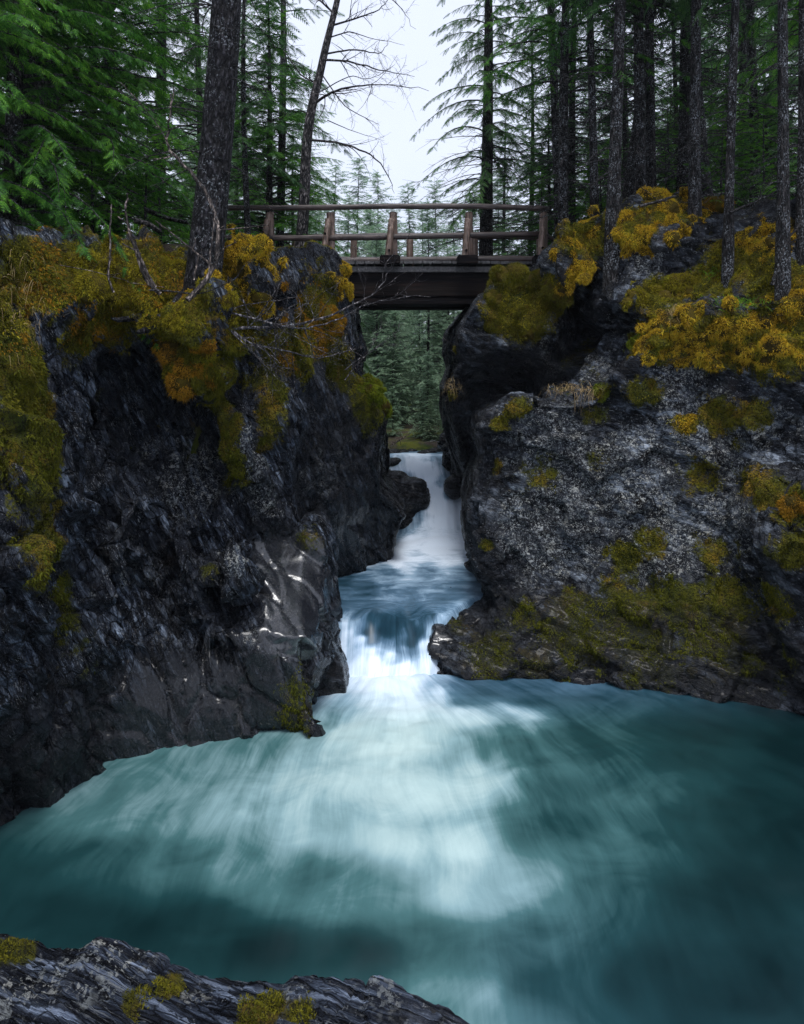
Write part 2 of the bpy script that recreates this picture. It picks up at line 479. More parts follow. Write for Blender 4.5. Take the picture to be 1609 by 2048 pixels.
def ball(c, r, sc=(1, 1, 1), sub=3):
    bm = bmesh.new()
    bmesh.ops.create_icosphere(bm, subdivisions=sub, radius=1.0)
    for v in bm.verts: v.co = Vector((v.co.x * r * sc[0], v.co.y * r * sc[1], v.co.z * r * sc[2])) + Vector(c)
    me = bpy.data.meshes.new('chunk'); bm.to_mesh(me); bm.free()
    return me

def fuse(chunks, voxel, smooth=2):
    """join closed chunks and voxel-remesh them into one skin; returns verts, quads/tris as arrays"""
    bm = bmesh.new()
    for me in chunks: bm.from_mesh(me); bpy.data.meshes.remove(me)
    me = bpy.data.meshes.new('tmp'); bm.to_mesh(me); bm.free()
    o = bpy.data.objects.new('tmp', me); C.objects.link(o)
    m = o.modifiers.new('r', 'REMESH'); m.mode = 'VOXEL'; m.voxel_size = voxel; m.adaptivity = 0
    if smooth:
        s = o.modifiers.new('s', 'SMOOTH'); s.factor = 0.5; s.iterations = smooth
    ev = o.evaluated_get(bpy.context.evaluated_depsgraph_get())
    out = bpy.data.meshes.new_from_object(ev)
    bpy.data.objects.remove(o); bpy.data.meshes.remove(me)
    return out

def get_vn(me):
    n = len(me.vertices)
    co = np.empty(n * 3, np.float32); me.vertices.foreach_get('co', co)
    no = np.empty(n * 3, np.float32); me.vertex_normals.foreach_get('vector', no)
    return co.reshape(-1, 3).astype(float), no.reshape(-1, 3).astype(float)

def rock_disp(p, l, k=1.0, amp=1.0, seed=0, soft=None, crack=1.0):
    l = np.array(l, float); l /= np.linalg.norm(l)
    s = np.cross(l, [0, 1, 0.2]); s /= np.linalg.norm(s); t = np.cross(l, s)
    wv = np.stack([fbm(p * 1.3 * k, 2, seed + 20), fbm(p * 1.3 * k, 2, seed + 30), fbm(p * 1.3 * k, 2, seed + 40)], -1)
    q = p + wv * 0.14 / k
    L, S, T = q @ l, q @ s, q @ t
    big = fbm(p * 0.8 * k, 3, seed + 1) * 0.22
    v1, e1 = facets(np.stack([L * 2.2, S * 0.8, T * 1.2], -1) * k, seed + 2)
    blk = v1 * 0.30 - 0.10 * crack * (1 - sstep(0.0, 0.08, e1))
    v2, e2 = facets(np.stack([L * 6.0, S * 2.0, T * 3.0], -1) * k, seed + 5)
    blk2 = v2 * 0.095 - 0.035 * crack * (1 - sstep(0.0, 0.10, e2))
    rib = (0.35 - np.abs(fbm(np.stack([L * 1.9, S * .3, T * .45], -1) * k, 3, seed + 50))) * 0.22
    lay = fbm(np.stack([L * 12, S * 1.3, T * 1.3], -1) * k, 4, seed + 9, 0.6) * 0.05
    fine = fbm(p * 9 * k, 3, seed + 12) * 0.02
    hard = blk + blk2 + lay + fine + rib
    hard = hard - hard.mean() - 0.03
    if soft is not None: hard = hard * (1 - 0.93 * soft) 
    return (big * (1 if soft is None else 1 - 0.6 * soft) + hard) * amp / k

def set_attr(me, name, arr):
    a = me.attributes.new(name, 'FLOAT', 'POINT'); a.data.foreach_set('value', np.asarray(arr, np.float32))

def balls_mask(p, brushes, hard=0.35, zs=1.0):
    """brushes: list of (centre vec, radius, strength) -> 0..1"""
    m = np.zeros(len(p))
    for c, r, s in brushes:
        d = np.sqrt((((p - np.array(c)) * np.array([1, .8, zs])) ** 2).sum(1)) / r
        m = np.maximum(m, s * sstep(1.0, hard, d))
    return m

BVH = []
def add_bvh(me):
    v = [x.co.copy() for x in me.vertices]
    f = [tuple(x.vertices) for x in me.polygons]
    BVH.append(BVHTree.FromPolygons(v, f))

def hit(px, py, default=12.0):
    dr = W(px, py, 1.0).normalized(); best = None
    for b in BVH:
        r = b.ray_cast(Vector((0, 0, 0)), dr, 60)
        if r[0] is not None and (best is None or r[3] < best[1]): best = (r[0], r[3], r[1])
    if best is None: return W(px, py, default), Vector((0, -1, 0.3)).normalized()
    n = best[2]
    if n.dot(dr) > 0: n = -n
    return best[0], n

def px_brush(lst):
    out = []
    for (px, py, r, s) in lst:
        c, n = hit(px, py)
        out.append((c, r / F * c.y, s))
    return out

# ---- left cliff
chL = [
 relief([(-350, 350, 5.8), (-120, 400, 6.9), (0, 445, 7.6), (120, 485, 8.6), (250, 492, 9.3), (360, 480, 9.6), (450, 500, 9.7), (560, 570, 10.2), (600, 620, 10.6), (605, 760, 10.8), (590, 900, 10.9), (578, 1000, 10.8), (585, 1066, 10.5), (620, 1066, 10.4), (640, 1105, 10.2), (652, 1165, 9.9), (644, 1250, 9.35), (642, 1300, 9.15), (640, 1345, 9.0), (638, 1390, 8.8), (638, 1475, 8.64), bz(638, 8.64), bz(560, 8.62), bz(400, 8.45), bz(240, 8.06), bz(95, 7.16), bz(0, 6.6), bz(-350, 5.4)],
        [(0, 1000, 6.9), (0, 1400, 6.75), (40, 700, 7.2), (70, 900, 7.25), (95, 1200, 7.4), (150, 600, 8.0), (120, 760, 8.5), (140, 850, 8.3), (190, 860, 8.9), (200, 1000, 8.5), (200, 1120, 8.3), (190, 1350, 8.0), (300, 1300, 8.6), (320, 1000, 9.2), (450, 900, 9.5), (500, 750, 9.9), (530, 1000, 10.0), (480, 600, 9.5), (250, 600, 8.7), (230, 690, 8.8), (220, 740, 9.6), (380, 690, 8.8), (300, 850, 10.2), (380, 800, 9.9), (400, 1080, 9.5), (430, 1190, 9.7), (340, 1190, 9.3), (480, 900, 9.3), (430, 900, 10.0), (545, 860, 10.0), (530, 1090, 9.9), (500, 1130, 9.5), (560, 1115, 10.0), (610, 1110, 10.1), (600, 1190, 9.45), (550, 1190, 9.3), (565, 1272, 8.72), (615, 1275, 8.78), (570, 1310, 8.78), (520, 1260, 8.8), (600, 1380, 8.72), (350, 1450, 8.45), (520, 1430, 8.62), (330, 560, 8.9)], 11.4),
 relief([(500, 560, 11.3), (630, 545, 12.3), (680, 560, 12.6), (694, 620, 12.9), (706, 690, 13.0), (696, 735, 13.0), (752, 775, 13.0), (770, 830, 13.2), (762, 900, 13.4), (762, 985, 13.7), (790, 1008, 14.0), (810, 1035, 14.1), (790, 1075, 14.4), (788, 1112, 14.6), bz(788, 14.6, -4.6), bz(665, 13.6, -4.6), bz(560, 11.5, -4.6), (520, 1100, 11.2), (500, 800, 11.0)],
        [(620, 800, 12.0), (650, 1000, 12.4), (700, 950, 12.7), (725, 880, 12.9), (600, 1000, 11.8), (680, 700, 12.7), (690, 1050, 13.0), (735, 1050, 13.9), (630, 660, 12.2), (690, 830, 12.6)], 17.5),
 relief([(520, 505, 12.5), (620, 492, 13.0), (670, 512, 13.2), (690, 560, 13.3), (680, 620, 13.2), (600, 660, 12.6), (500, 640, 12.2)], [(620, 540, 12.6), (600, 600, 12.4), (660, 570, 12.8)], 17.5),
 relief([(-350, 470, 5.6), (0, 560, 7.0), (40, 640, 7.1), (60, 800, 7.05), (110, 1000, 7.25), (125, 1180, 7.5), (80, 1500, 7.1), bz(60, 6.95), bz(-350, 5.2)], [(0, 800, 6.7), (30, 1000, 6.8), (0, 1300, 6.5)], 9.0),
 relief([(122, 778, 8.5), (168, 768, 8.6), (178, 850, 8.6), (176, 905, 8.6), (135, 900, 8.5)], [(150, 830, 8.35)], 10.5),
 relief([(380, 1112, 9.1), (440, 1085, 9.2), (496, 1095, 9.2), (494, 1155, 9.0), (455, 1184, 8.8), (400, 1168, 8.8)], [(440, 1130, 8.75)], 11.0),
 relief([(240, 1000, 8.7), (290, 985, 8.9), (250, 1230, 8.5), (215, 1190, 8.4), (200, 1100, 8.4)], [(240, 1100, 8.3)], 10.5),
 relief([(335, 1050, 8.9), (370, 1040, 9.0), (400, 1190, 8.9), (390, 1290, 8.7), (350, 1200, 8.7)], [(365, 1150, 8.6)], 10.5),
 relief([(280, 640, 8.5), (430, 600, 8.7), (470, 640, 8.9), (440, 745, 8.9), (380, 790, 8.7), (330, 750, 8.6)], [(380, 690, 8.35)], 11.0),
]
meL = fuse(chL, 0.032, 2)
pL, nL = get_vn(meL)
polish = [(W(595, 1170, 9.6), 0.8, 1.0), (W(595, 1240, 9.1), 0.65, 1.0), (W(560, 1120, 9.9), 0.6, 0.9), (W(500, 1230, 9.0), 0.5, 0.6),
          (W(330, 1440, 8.4), 0.9, 0.8), (W(520, 1400, 8.6), 0.8, 0.75), (W(420, 1430, 8.6), 0.9, 0.75), (W(560, 1400, 8.7), 0.6, 0.6), (W(720, 1050, 13.2), 0.9, 0.7), (W(790, 1040, 14.0), 0.5, 0.4), (W(740, 970, 13.2), 0.7, 0.6)]
softL = balls_mask(pL, polish, 0.4)
pL2 = pL + nL * rock_disp(pL, (0.85, 0.25, 0.36), 0.78, 0.80, 3, softL)[:, None] * (.55 + .75 * sstep(11.2, 10.2, pL[:, 1]))[:, None]
meL.vertices.foreach_set('co', pL2.astype(np.float32).ravel()); meL.update()
add_bvh(meL)

# ---- right cliff
chR = [
 relief([(985, 835, 11.3), (1040, 803, 11.2), (1110, 800, 11.1), (1180, 775, 11.0), (1240, 735, 10.9), (1290, 680, 10.8), (1340, 630, 10.6), (1450, 612, 10.4), (1609, 590, 9.8), (1950, 540, 9.0), bz(1950, 8.0), bz(1609, 8.9), bz(1400, 9.45), bz(1200, 9.9), bz(1000, 10.3), bz(866, 10.65), (862, 1352, 10.6), (870, 1322, 10.7), (857, 1292, 10.7), (868, 1262, 10.9), (905, 1232, 11.3), (965, 1203, 11.9), (962, 1150, 11.6), (958, 1050, 11.5), (968, 1000, 11.45), (985, 930, 11.4), (975, 880, 11.4)],
        [(1000, 1196, 11.5), (1150, 1186, 11.0), (1300, 1180, 10.7), (1450, 1155, 10.3), (1560, 1200, 9.9), (940, 1290, 10.75), (1000, 1275, 10.8), (1200, 1280, 10.35), (1400, 1290, 9.95), (1609, 1320, 9.4), (1100, 1340, 10.35), (1000, 1342, 10.45), (1300, 1370, 9.95), (1100, 1100, 11.2), (1100, 900, 11.3), (1300, 1000, 10.9), (1300, 850, 11.0), (1450, 950, 10.7), (1450, 750, 10.75), (1550, 850, 10.4), (1600, 1000, 9.9), (1050, 1220, 11.0), (1200, 1225, 10.7)], 15.0),
 relief([(1640, 960, 8.7), (1590, 1000, 8.9), (1553, 1090, 9.0), (1565, 1200, 9.1), (1600, 1320, 9.1), (1640, 1440, 9.0), bz(1660, 8.9), bz(2000, 8.3), (2000, 900, 8.0)], [(1620, 1150, 8.8), (1700, 1150, 8.5)], 11.0),
 relief([(950, 612, 13.2), (926, 640, 13.4), (915, 690, 13.6), (924, 725, 13.7), (904, 775, 14.0), (904, 830, 14.4), (918, 900, 15.0), (938, 1000, 15.8), (944, 1098, 16.6), bz(944, 16.6, -4.6), bz(1000, 14.0, -4.6), (1100, 1000, 13.0), (1300, 820, 12.0), (1290, 640, 12.2), (1210, 590, 12.6), (1115, 540, 13.0), (1060, 552, 13.2), (1000, 562, 13.3), (965, 588, 13.5)],
        [(1000, 700, 13.2), (1100, 650, 12.7), (1000, 640, 13.2), (952, 900, 15.2), (1030, 790, 14.6), (1040, 860, 14.2), (1200, 740, 12.9), (945, 750, 14.3), (960, 1010, 15.9), (975, 860, 15.2), (1100, 730, 13.1), (1190, 660, 14.6), (1240, 680, 14.2), (1150, 620, 14.0)], 18.5),
 relief([(1116, 500, 11.8), (1135, 455, 12.0), (1200, 432, 12.0), (1290, 405, 12.0), (1400, 388, 12.0), (1500, 410, 11.5), (1609, 390, 10.8), (1950, 350, 10.0), (1950, 700, 9.3), (1609, 660, 9.9), (1450, 640, 10.5), (1330, 650, 10.8), (1262, 622, 11.2), (1228, 600, 11.4), (1222, 560, 11.9), (1200, 530, 12.2), (1150, 545, 12.0), (1130, 580, 11.9), (1116, 550, 11.8)],
        [(1250, 520, 11.7), (1300, 500, 11.5), (1350, 470, 11.3), (1350, 540, 11.4), (1450, 540, 10.9), (1500, 470, 10.9), (1260, 585, 11.2), (1330, 590, 11.0), (1560, 540, 10.3)], 15.5),
]
meR = fuse(chR, 0.036, 2)
pR, nR = get_vn(meR)
softR = np.maximum(balls_mask(pR, [(W(870, 1275, 10.8), 0.35, 0.8), (W(950, 1000, 15.5), 1.2, 0.6)], 0.4), .45 * sstep(-3.2, -3.5, pR[:, 2]))
zl = sstep(-3.1, -3.5, pR[:, 2])
dR = rock_disp(pR, (0.12, -0.95, 0.25), 0.9, 0.80, 60, softR, .25) * (.5 + .5 * sstep(13.2, 12.4, pR[:, 1])) * (1 - zl) + rock_disp(pR, (0.22, -0.05, 1.0), 1.1, 1.3, 90, softR) * zl
pR2 = pR + nR * dR[:, None]
meR.vertices.foreach_set('co', pR2.astype(np.float32).ravel()); meR.update()
add_bvh(meR)

# moss, lichen and wetness spread over the two cliffs
mossL = px_brush([(30, 560, 60, 1), (50, 680, 60, 1), (50, 800, 60, 1), (70, 900, 50, .8), (60, 1000, 50, .5), (80, 1090, 45, .9), (100, 1150, 40, .8), (100, 540, 70, 1), (200, 540, 80, 1), (300, 540, 90, 1), (350, 620, 80, 1),
   (220, 620, 70, .8), (160, 660, 60, .7), (370, 700, 70, 1), (440, 800, 30, .9), (455, 880, 28, .9), (465, 950, 24, .8), (425, 760, 30, .8), (530, 760, 40, .7), (500, 700, 50, .7), (560, 700, 50, .8), (640, 640, 60, 1), (680, 740, 40, .7), (740, 800, 45, 1), (610, 680, 60, .9),
   (130, 1180, 30, .6), (150, 1300, 60, .35), (420, 1135, 25, .5), (600, 1400, 60, .45), (590, 1440, 60, .5), (620, 1075, 30, .6), (650, 570, 60, .5), (480, 640, 60, .8), (545, 830, 30, .6), (520, 900, 25, .5)])
mL = balls_mask(pL2, [(c, r * 1.55, k) for c, r, k in mossL], 0.2, .75); strips = px_brush([(440, 780, 20, 1), (455, 860, 20, 1), (465, 930, 18, 1), (480, 700, 24, 1), (420, 740, 22, .9), (545, 800, 22, .8), (530, 860, 16, .7), (85, 900, 30, 1), (70, 760, 36, 1), (100, 1080, 26, .9), (30, 660, 40, 1), (130, 1230, 20, .6), (20, 850, 30, .8)])
mL = np.maximum(mL, balls_mask(pL2, [(c, r * 2.6, k) for c, r, k in strips], .2, .38) * .95)
mL = np.maximum(mL, 0.45 * sstep(0.6, 0.9, nL[:, 2]) * sstep(-1, 0.5, pL2[:, 2]))
mossR = px_brush([(1040, 620, 90, 1), (1100, 590, 60, 1), (1160, 480, 70, 1), (1250, 450, 70, 1), (1340, 420, 70, 1), (1420, 560, 60, 1), (1320, 590, 60, 1), (1480, 520, 80, 1), (1560, 560, 90, 1), (1340, 660, 90, 1), (1450, 680, 90, 1), (1560, 680, 110, 1), (1280, 690, 50, .9),
   (1290, 780, 50, .8), (1210, 785, 30, .9), (1440, 830, 60, .8), (1510, 830, 50, .8), (1370, 850, 30, .9), (1030, 815, 40, .8), (1000, 850, 25, .9), (990, 930, 25, .8), (1080, 945, 60, .55), (975, 1090, 18, .8), (1190, 830, 40, .6), (1200, 920, 40, .45), (1250, 1110, 45, .8), (1300, 1085, 50, .7), (1400, 950, 60, .6),
   (1430, 1100, 60, .6), (1500, 960, 60, .7), (1540, 990, 60, .8), (1590, 1010, 60, 1), (1590, 1100, 60, .9), (1150, 1225, 70, .85), (1250, 1220, 80, .85), (1350, 1210, 80, .8), (1450, 1200, 70, .8), (1550, 1200, 60, .7), (1050, 1230, 50, .6), (1080, 1330, 60, .65), (1200, 1300, 80, .5), (1350, 1320, 90, .5), (1500, 1330, 90, .5), (1100, 1370, 60, .6), (980, 1300, 80, .7), (1000, 1350, 60, .6), (1150, 1270, 90, .8), (1280, 1280, 90, .75), (1420, 1270, 90, .7), (1300, 1340, 80, .6), (920, 1250, 40, .5),
   (910, 700, 16, .8), (905, 790, 22, .9), (1240, 1160, 50, .6)])
mR = (1 - balls_mask(pR2, [(W(1190, 670, 14.2), 1.5, 1.0)], .7)) * balls_mask(pR2, [(c, r * 1.35, k) for c, r, k in mossR], 0.2, 1.2); mR = np.maximum(mR, 0.4 * sstep(0.6, 0.9, nR[:, 2]) * sstep(-1, 0.5, pR2[:, 2]))
set_attr(meL, 'moss', mL); set_attr(meR, 'moss', mR)
liL = balls_mask(pL2, px_brush([(400, 960, 120, .6), (500, 900, 100, .8), (460, 760, 80, .5), (520, 1000, 70, .7), (650, 950, 90, .5), (470, 1120, 40, .8), (330, 900, 70, .4), (500, 1270, 26, 1), (560, 1300, 26, .9), (530, 700, 60, .6), (260, 1150, 60, .3)]), 0.2)
liR = balls_mask(pR2, px_brush([(1100, 900, 150, .8), (1100, 1050, 160, .95), (1250, 950, 150, 1), (1350, 780, 90, .9), (1400, 850, 120, .8), (1300, 1080, 140, .9), (1480, 900, 100, .6), (1450, 1050, 110, .8), (1550, 850, 80, .5), (1200, 750, 60, .6), (1100, 700, 120, .35), (1300, 530, 70, .4), (1180, 720, 80, .4)]), 0.15)
set_attr(meL, 'lichen', liL); set_attr(meR, 'lichen', liR)
wetL = np.maximum(np.maximum(softL, sstep(ZP + 1.7, ZP + 0.3, pL2[:, 2]) * 0.85), .75 * sstep(11.0, 12.0, pL2[:, 1]) * sstep(0.6, -0.8, pL2[:, 2])); wetR = np.maximum(np.maximum(softR, .8 * sstep(12.6, 13.4, pR2[:, 1]) * sstep(1.2, 0.2, pR2[:, 2])), sstep(-3.05, -3.5, pR2[:, 2]) * 0.8)
set_attr(meL, 'polish', np.maximum(balls_mask(pL, polish[:3], .5), .35 * softL)); set_attr(meR, 'polish', balls_mask(pR2, [(W(872, 1262, 10.8), 0.32, 0.9)], 0.4)); set_attr(meL, 'wet', wetL); set_attr(meR, 'wet', wetR)
for me in (meL, meR): me.polygons.foreach_set('use_smooth', np.ones(len(me.polygons), bool))
M_ROCKL = rock_mat('slate_left', (0.85, 0.25, 0.42), (0.88, 1.0, 1.18), 0.95, 1.6, 0.34)
M_ROCKR = rock_mat('schist_right', (0.25, -0.1, 0.95), (0.92, 1, 1.10), 1.0, 1.5, 0.48, 2.2)
tag(link('rock_cliff', meL, M_ROCKL), 'dark wet layered rock wall on the left of the gorge', kind='structure')
tag(link('rock_cliff', meR, M_ROCKR), 'pale lichen speckled rock wall and mossy ledge on the right of the gorge', kind='structure')

# ------------------------------------------------------------------ foreground rock
def rock_thing(name, chunks, voxel, l, k, amp, seed, mat, label, cat, moss=None, lich=0.3, wet=0.0, soft=None, smooth=1, kind=None, group=None):
    me = fuse(chunks, voxel, smooth)
    p, n = get_vn(me)
    sf = None if soft is None else np.full(len(p), soft)
    p2 = p + n * rock_disp(p, l, k, amp, seed, sf)[:, None]
    me.vertices.foreach_set('co', p2.astype(np.float32).ravel()); me.update()
    set_attr(me, 'moss', balls_mask(p2, moss or [], 0.3)); set_attr(me, 'lichen', np.full(len(p), lich)); set_attr(me, 'wet', np.full(len(p), wet))
    me.polygons.foreach_set('use_smooth', np.ones(len(me.polygons), bool))
    add_bvh(me)
    return tag(link(name, me, mat), label, cat, group, kind)

M_ROCKF = rock_mat('slate_front', (0.36, 0.90, 0.35), (0.88, 1.0, 1.22), 1.5, 1.4, 0.36, 9.0, 0.28)
zf = lambda px, py, d: (px, py, d)
def slab():
    edge = [(-700, 1700, 2.9), (-300, 1790, 2.85), (0, 1866, 2.8), (60, 1880, 2.78), (100, 1896, 2.77), (165, 1893, 2.75), (190, 1876, 2.75), (215, 1873, 2.75), (245, 1882, 2.74), (330, 1921, 2.72), (400, 1948, 2.7), (480, 1962, 2.68), (560, 1974, 2.65), (590, 1960, 2.64), (625, 1948, 2.64), (665, 1947, 2.62), (730, 1964, 2.6), (742, 1948, 2.6), (770, 1950, 2.6), (800, 1961, 2.58), (880, 1998, 2.53), (940, 2040, 2.48), (1000, 2100, 2.4), (1100, 2220, 2.2)]
    E = np.array([list(W(*e)) for e in edge])
    nx, ny = 420, 260
    u, v = np.meshgrid(np.linspace(0, 1, nx), np.linspace(-.35, 1, ny)); u = u.ravel(); v = v.ravel()
    t = u * (len(E) - 1); ix = np.interp(u, np.linspace(0, 1, len(E)), np.arange(len(E)))
    ex = np.interp(np.linspace(E[0, 0], E[-1, 0], nx), E[:, 0], np.arange(len(E)))
    X = np.interp(u, [0, 1], [E[0, 0], E[-1, 0]])
    ye = np.interp(X, E[:, 0], E[:, 1]); ze = np.interp(X, E[:, 0], E[:, 2])
    sk = np.clip(-v / .35, 0, 1); tp = np.clip(v, 0, 1)
    y = ye + sk * .06 - tp * (ye - .5)
    # the profile bumps fade out away from the rim
    zs = np.interp(X, [E[0, 0], 0.4], [-1.93, -2.30])
    z = zs + (ze - zs) * np.exp(-tp * 3.5) + 0.10 * tp - 1.5 * sk ** 1.2
    p = np.stack([X, y, z], -1)
    l = np.array([0.50, 0.30, 0.80]); l /= np.linalg.norm(l)
    d = rock_disp(p, l, 3.0, .34, 200)
    # foliation: sharp saw-tooth steps along the layer normal, running down to the right
    L = p @ np.array([0.40, 0.91, 0.0]) * 12 + fbm(p * np.array([1.2, 3, 1]), 2, 210) * 1.1
    saw = (L - np.floor(L)); step = np.where(saw > .82, (1 - saw) / .18, saw / .82)
    L2 = L * 3.7 + fbm(p * 4, 2, 213); s2 = L2 - np.floor(L2)
    d = d + (step - .5) * 0.060 * (0.55 + fbm(p * 2.2, 2, 211)) * (1 - sk) + (np.where(s2 > .75, (1 - s2) / .25, s2 / .75) - .5) * .014 * (1 - sk)
    p[:, 2] += d * np.where(tp < .01, .35, 1); p[:, 1] += d * .3
    i = (np.arange(ny - 1)[:, None] * nx + np.arange(nx - 1)[None]).ravel()
    me = mesh_from(p, np.stack([i, i + nx, i + nx + 1, i + 1], -1), smooth=True)
    moss = [(W(20, 1915, 2.7), 0.13, 1), (W(340, 1975, 2.6), 0.09, .9), (W(520, 2010, 2.5), 0.13, .9), (W(120, 2030, 2.45), 0.09, .6), (W(600, 2040, 2.45), 0.09, .7), (W(270, 2010, 2.5), 0.09, .8), (W(830, 1990, 2.5), 0.06, .5)]
    mk = balls_mask(p, moss, .3)
    set_attr(me, 'moss', mk); set_attr(me, 'lichen', 0.25 + .5 * balls_mask(p, [(W(180, 1930, 2.65), .2, 1), (W(60, 1990, 2.5), .15, 1), (W(400, 1975, 2.6), .1, 1), (W(580, 1985, 2.55), .1, .8)], .2)); set_attr(me, 'wet', np.full(len(p), .15))
    o = tag(link('rock_slab', me, M_ROCKF), 'rough layered slate slab along the bottom left edge in front of the pool', 'rock')
    add_bvh(me)
    co, no = get_vn(me)
    P, N = face_samples(me, 26000, 5, sstep(.55, .85, mk + .6 * fbm(co * 9, 3, 71)))
    link('moss', soup(tufts(P, N, .008, .1, 2, 5, .4)), MOSS['olive'], o)
slab_fn = slab

# ------------------------------------------------------------------ river boulders
M_ROCKW = rock_mat('rock_wet_smooth', (.2, .1, .9), (0.95, 1.0, 1.1), 0.9, 0.0, 0.30)
def boulder(name, parts, label, seed, soft=0.7, voxel=0.05, amp=0.8, cat='boulder', group=None, mat=None, lich=0.0, wet=0.8):
    ch = [ball(W(px, py, d), r, sc) for (px, py, d, r, sc) in parts]
    return rock_thing(name, ch, voxel, (0.3, 0.2, 0.9), 1.3, amp, seed, mat or M_ROCKW, label, cat, None, lich, wet, soft, 1, group=group)
boulder('boulder', [(822, 992, 16.8, 0.50, (1.0, .9, .95)), (805, 1040, 16.8, 0.50, (0.9, .9, 1.1)), (790, 975, 17.0, .42, (1, 1, 1))], 'rounded dark boulder in the upper waterfall with thin water sliding over it', 301)
boulder('boulder', [(905, 915, 18.5, 0.42, (.9, 1, 1.2)), (897, 885, 19.0, 0.34, (1, 1, 1)), (920, 980, 18.0, 0.45, (.8, 1, 1.5))], 'dark angular boulder at the right side of the waterfall crest', 302, 0.2)
rock_thing('boulder', [relief([(600, 1240, 9.9), (655, 1262, 10.0), (670, 1290, 10.0), (680, 1330, 9.9), (689, 1372, 9.8), bz(690, 9.8), bz(600, 9.6)], [(650, 1350, 9.75)], 11.0)], 0.03, (0.8, 0.2, 0.5), 2.0, .45, 303, M_ROCKW, 'dark wet wedge of rock squeezed between the polished boulder and the lower cascade', 'boulder', None, 0, .8, .3)
boulder('boulder', [(908, 975, 16.9, .27, (.9, 1, 1.1))], 'small wet dark rock splitting the white water at the right of the upper waterfall', 330, .8, .03, .4)
boulder('boulder', [(790, 925, 19.0, .22, (1.2, 1, .7))], 'low dark rock just below the crest at the left of the upper waterfall', 331, .7, .03, .4)
for i, (px, py, d, r) in enumerate([(805, 905, 20.4, .16), (826, 903, 20.6, .13), (858, 906, 20.3, .20), (872, 902, 20.6, .16), (843, 906, 20.0, .12), (786, 909, 20.2, .2)]):
    boulder('river_stone', [(px, py, d, r, (1.3, 1, .7))], 'small stone in the row along the crest of the upper waterfall', 310 + i, 0.6, 0.035, 0.5, 'stone', 'stones along the waterfall crest')
boulder('boulder', [(866, 898, 21.3, .26, (1, 1, .9))], 'pale grey boulder lying beside the dark boulder at the waterfall crest', 320, 0.4, mat=M_ROCKR, lich=.6, wet=0.0)

# ------------------------------------------------------------------ water
def water_mat(name, deep, mid, foam, flow_scale, rough=0.32, amp_=1.0, damp=0.55):
    b = NB(name)
    fa = b.attr('foam')
    fv = b.attr('flow', 'Vector')
    mp = b.node('ShaderNodeMapping'); mp.inputs['Scale'].default_value = flow_scale
    b.l.new(fv, mp.inputs['Vector'])
    s1 = b.noise(mp.outputs[0], 1.0, 4, 0.55, 0.15)
    s2 = b.noise(mp.outputs[0], 4.2, 4, 0.6, 0.2)
    mq = b.node('ShaderNodeMapping'); mq.inputs['Scale'].default_value = (7, .8, 1); b.l.new(mp.outputs[0], mq.inputs['Vector'])
    s4 = b.noise(mq.outputs[0], 2.0, 3, 0.6)
    o = b.obj()
    s3 = b.noise(o, 1.3, 5, 0.6, 1.2)
    v = b.math('ADD', b.math('MULTIPLY', b.math('SUBTRACT', s1, 0.5), 0.55), b.math('MULTIPLY', b.math('SUBTRACT', s2, 0.5), 0.22))
    v = b.math('ADD', v, b.math('MULTIPLY', b.math('SUBTRACT', s4, 0.5), 0.13))
    sy = b.node('ShaderNodeSeparateXYZ'); b.l.new(o, sy.inputs[0])
    v = b.math('MULTIPLY', v, b.ss(sy.outputs[1], 4.5, 9.5, 0.45, 1.1))
    v = b.math('ADD', v, b.math('MULTIPLY', b.math('SUBTRACT', s3, 0.5), 0.42))
    amp = b.math('MULTIPLY', b.ss(fa, 0.0, 0.5, 0.45, 1.0), b.ss(fa, 0.7, 1.0, amp_, amp_ * damp))
    f = b.math('ADD', fa, b.math('MULTIPLY', v, amp), True)
    green = b.ramp(f, [(0.0, (0.002, 0.013, 0.015)), (0.24, (0.010, 0.044, 0.048)), (0.48, (0.050, 0.132, 0.138)), (0.72, (0.21, 0.34, 0.365)), (1.0, (0.47, 0.61, 0.60))])
    blue = b.ramp(f, [(0.0, (0.004, 0.016, 0.026)), (0.24, (0.018, 0.055, 0.085)), (0.48, (0.075, 0.15, 0.23)), (0.72, (0.27, 0.40, 0.53)), (1.0, (0.76, 0.87, 1.0))])
    c = b.mix(b.attr('cool'), green, blue)
    r = b.ss(f, 0.2, 0.8, rough, 0.65)
    h = b.math('ADD', b.math('MULTIPLY', s1, 0.6), b.math('MULTIPLY', s3, 0.4))
    return b.done(b.pr(c, r, b.bump(h, 0.10, 0.06), 0.35))

def grid(nx, ny, fx):
    u, v = np.meshgrid(np.linspace(0, 1, nx), np.linspace(0, 1, ny))
    p = fx(u.ravel(), v.ravel())
    i = (np.arange(ny - 1)[:, None] * nx + np.arange(nx - 1)[None]).ravel()
    return p, np.stack([i, i + 1, i + nx + 1, i + nx], -1)

def set_vec(me, name, arr):
    a = me.attributes.new(name, 'FLOAT_VECTOR', 'POINT'); a.data.foreach_set('vector', np.asarray(arr, np.float32).ravel())

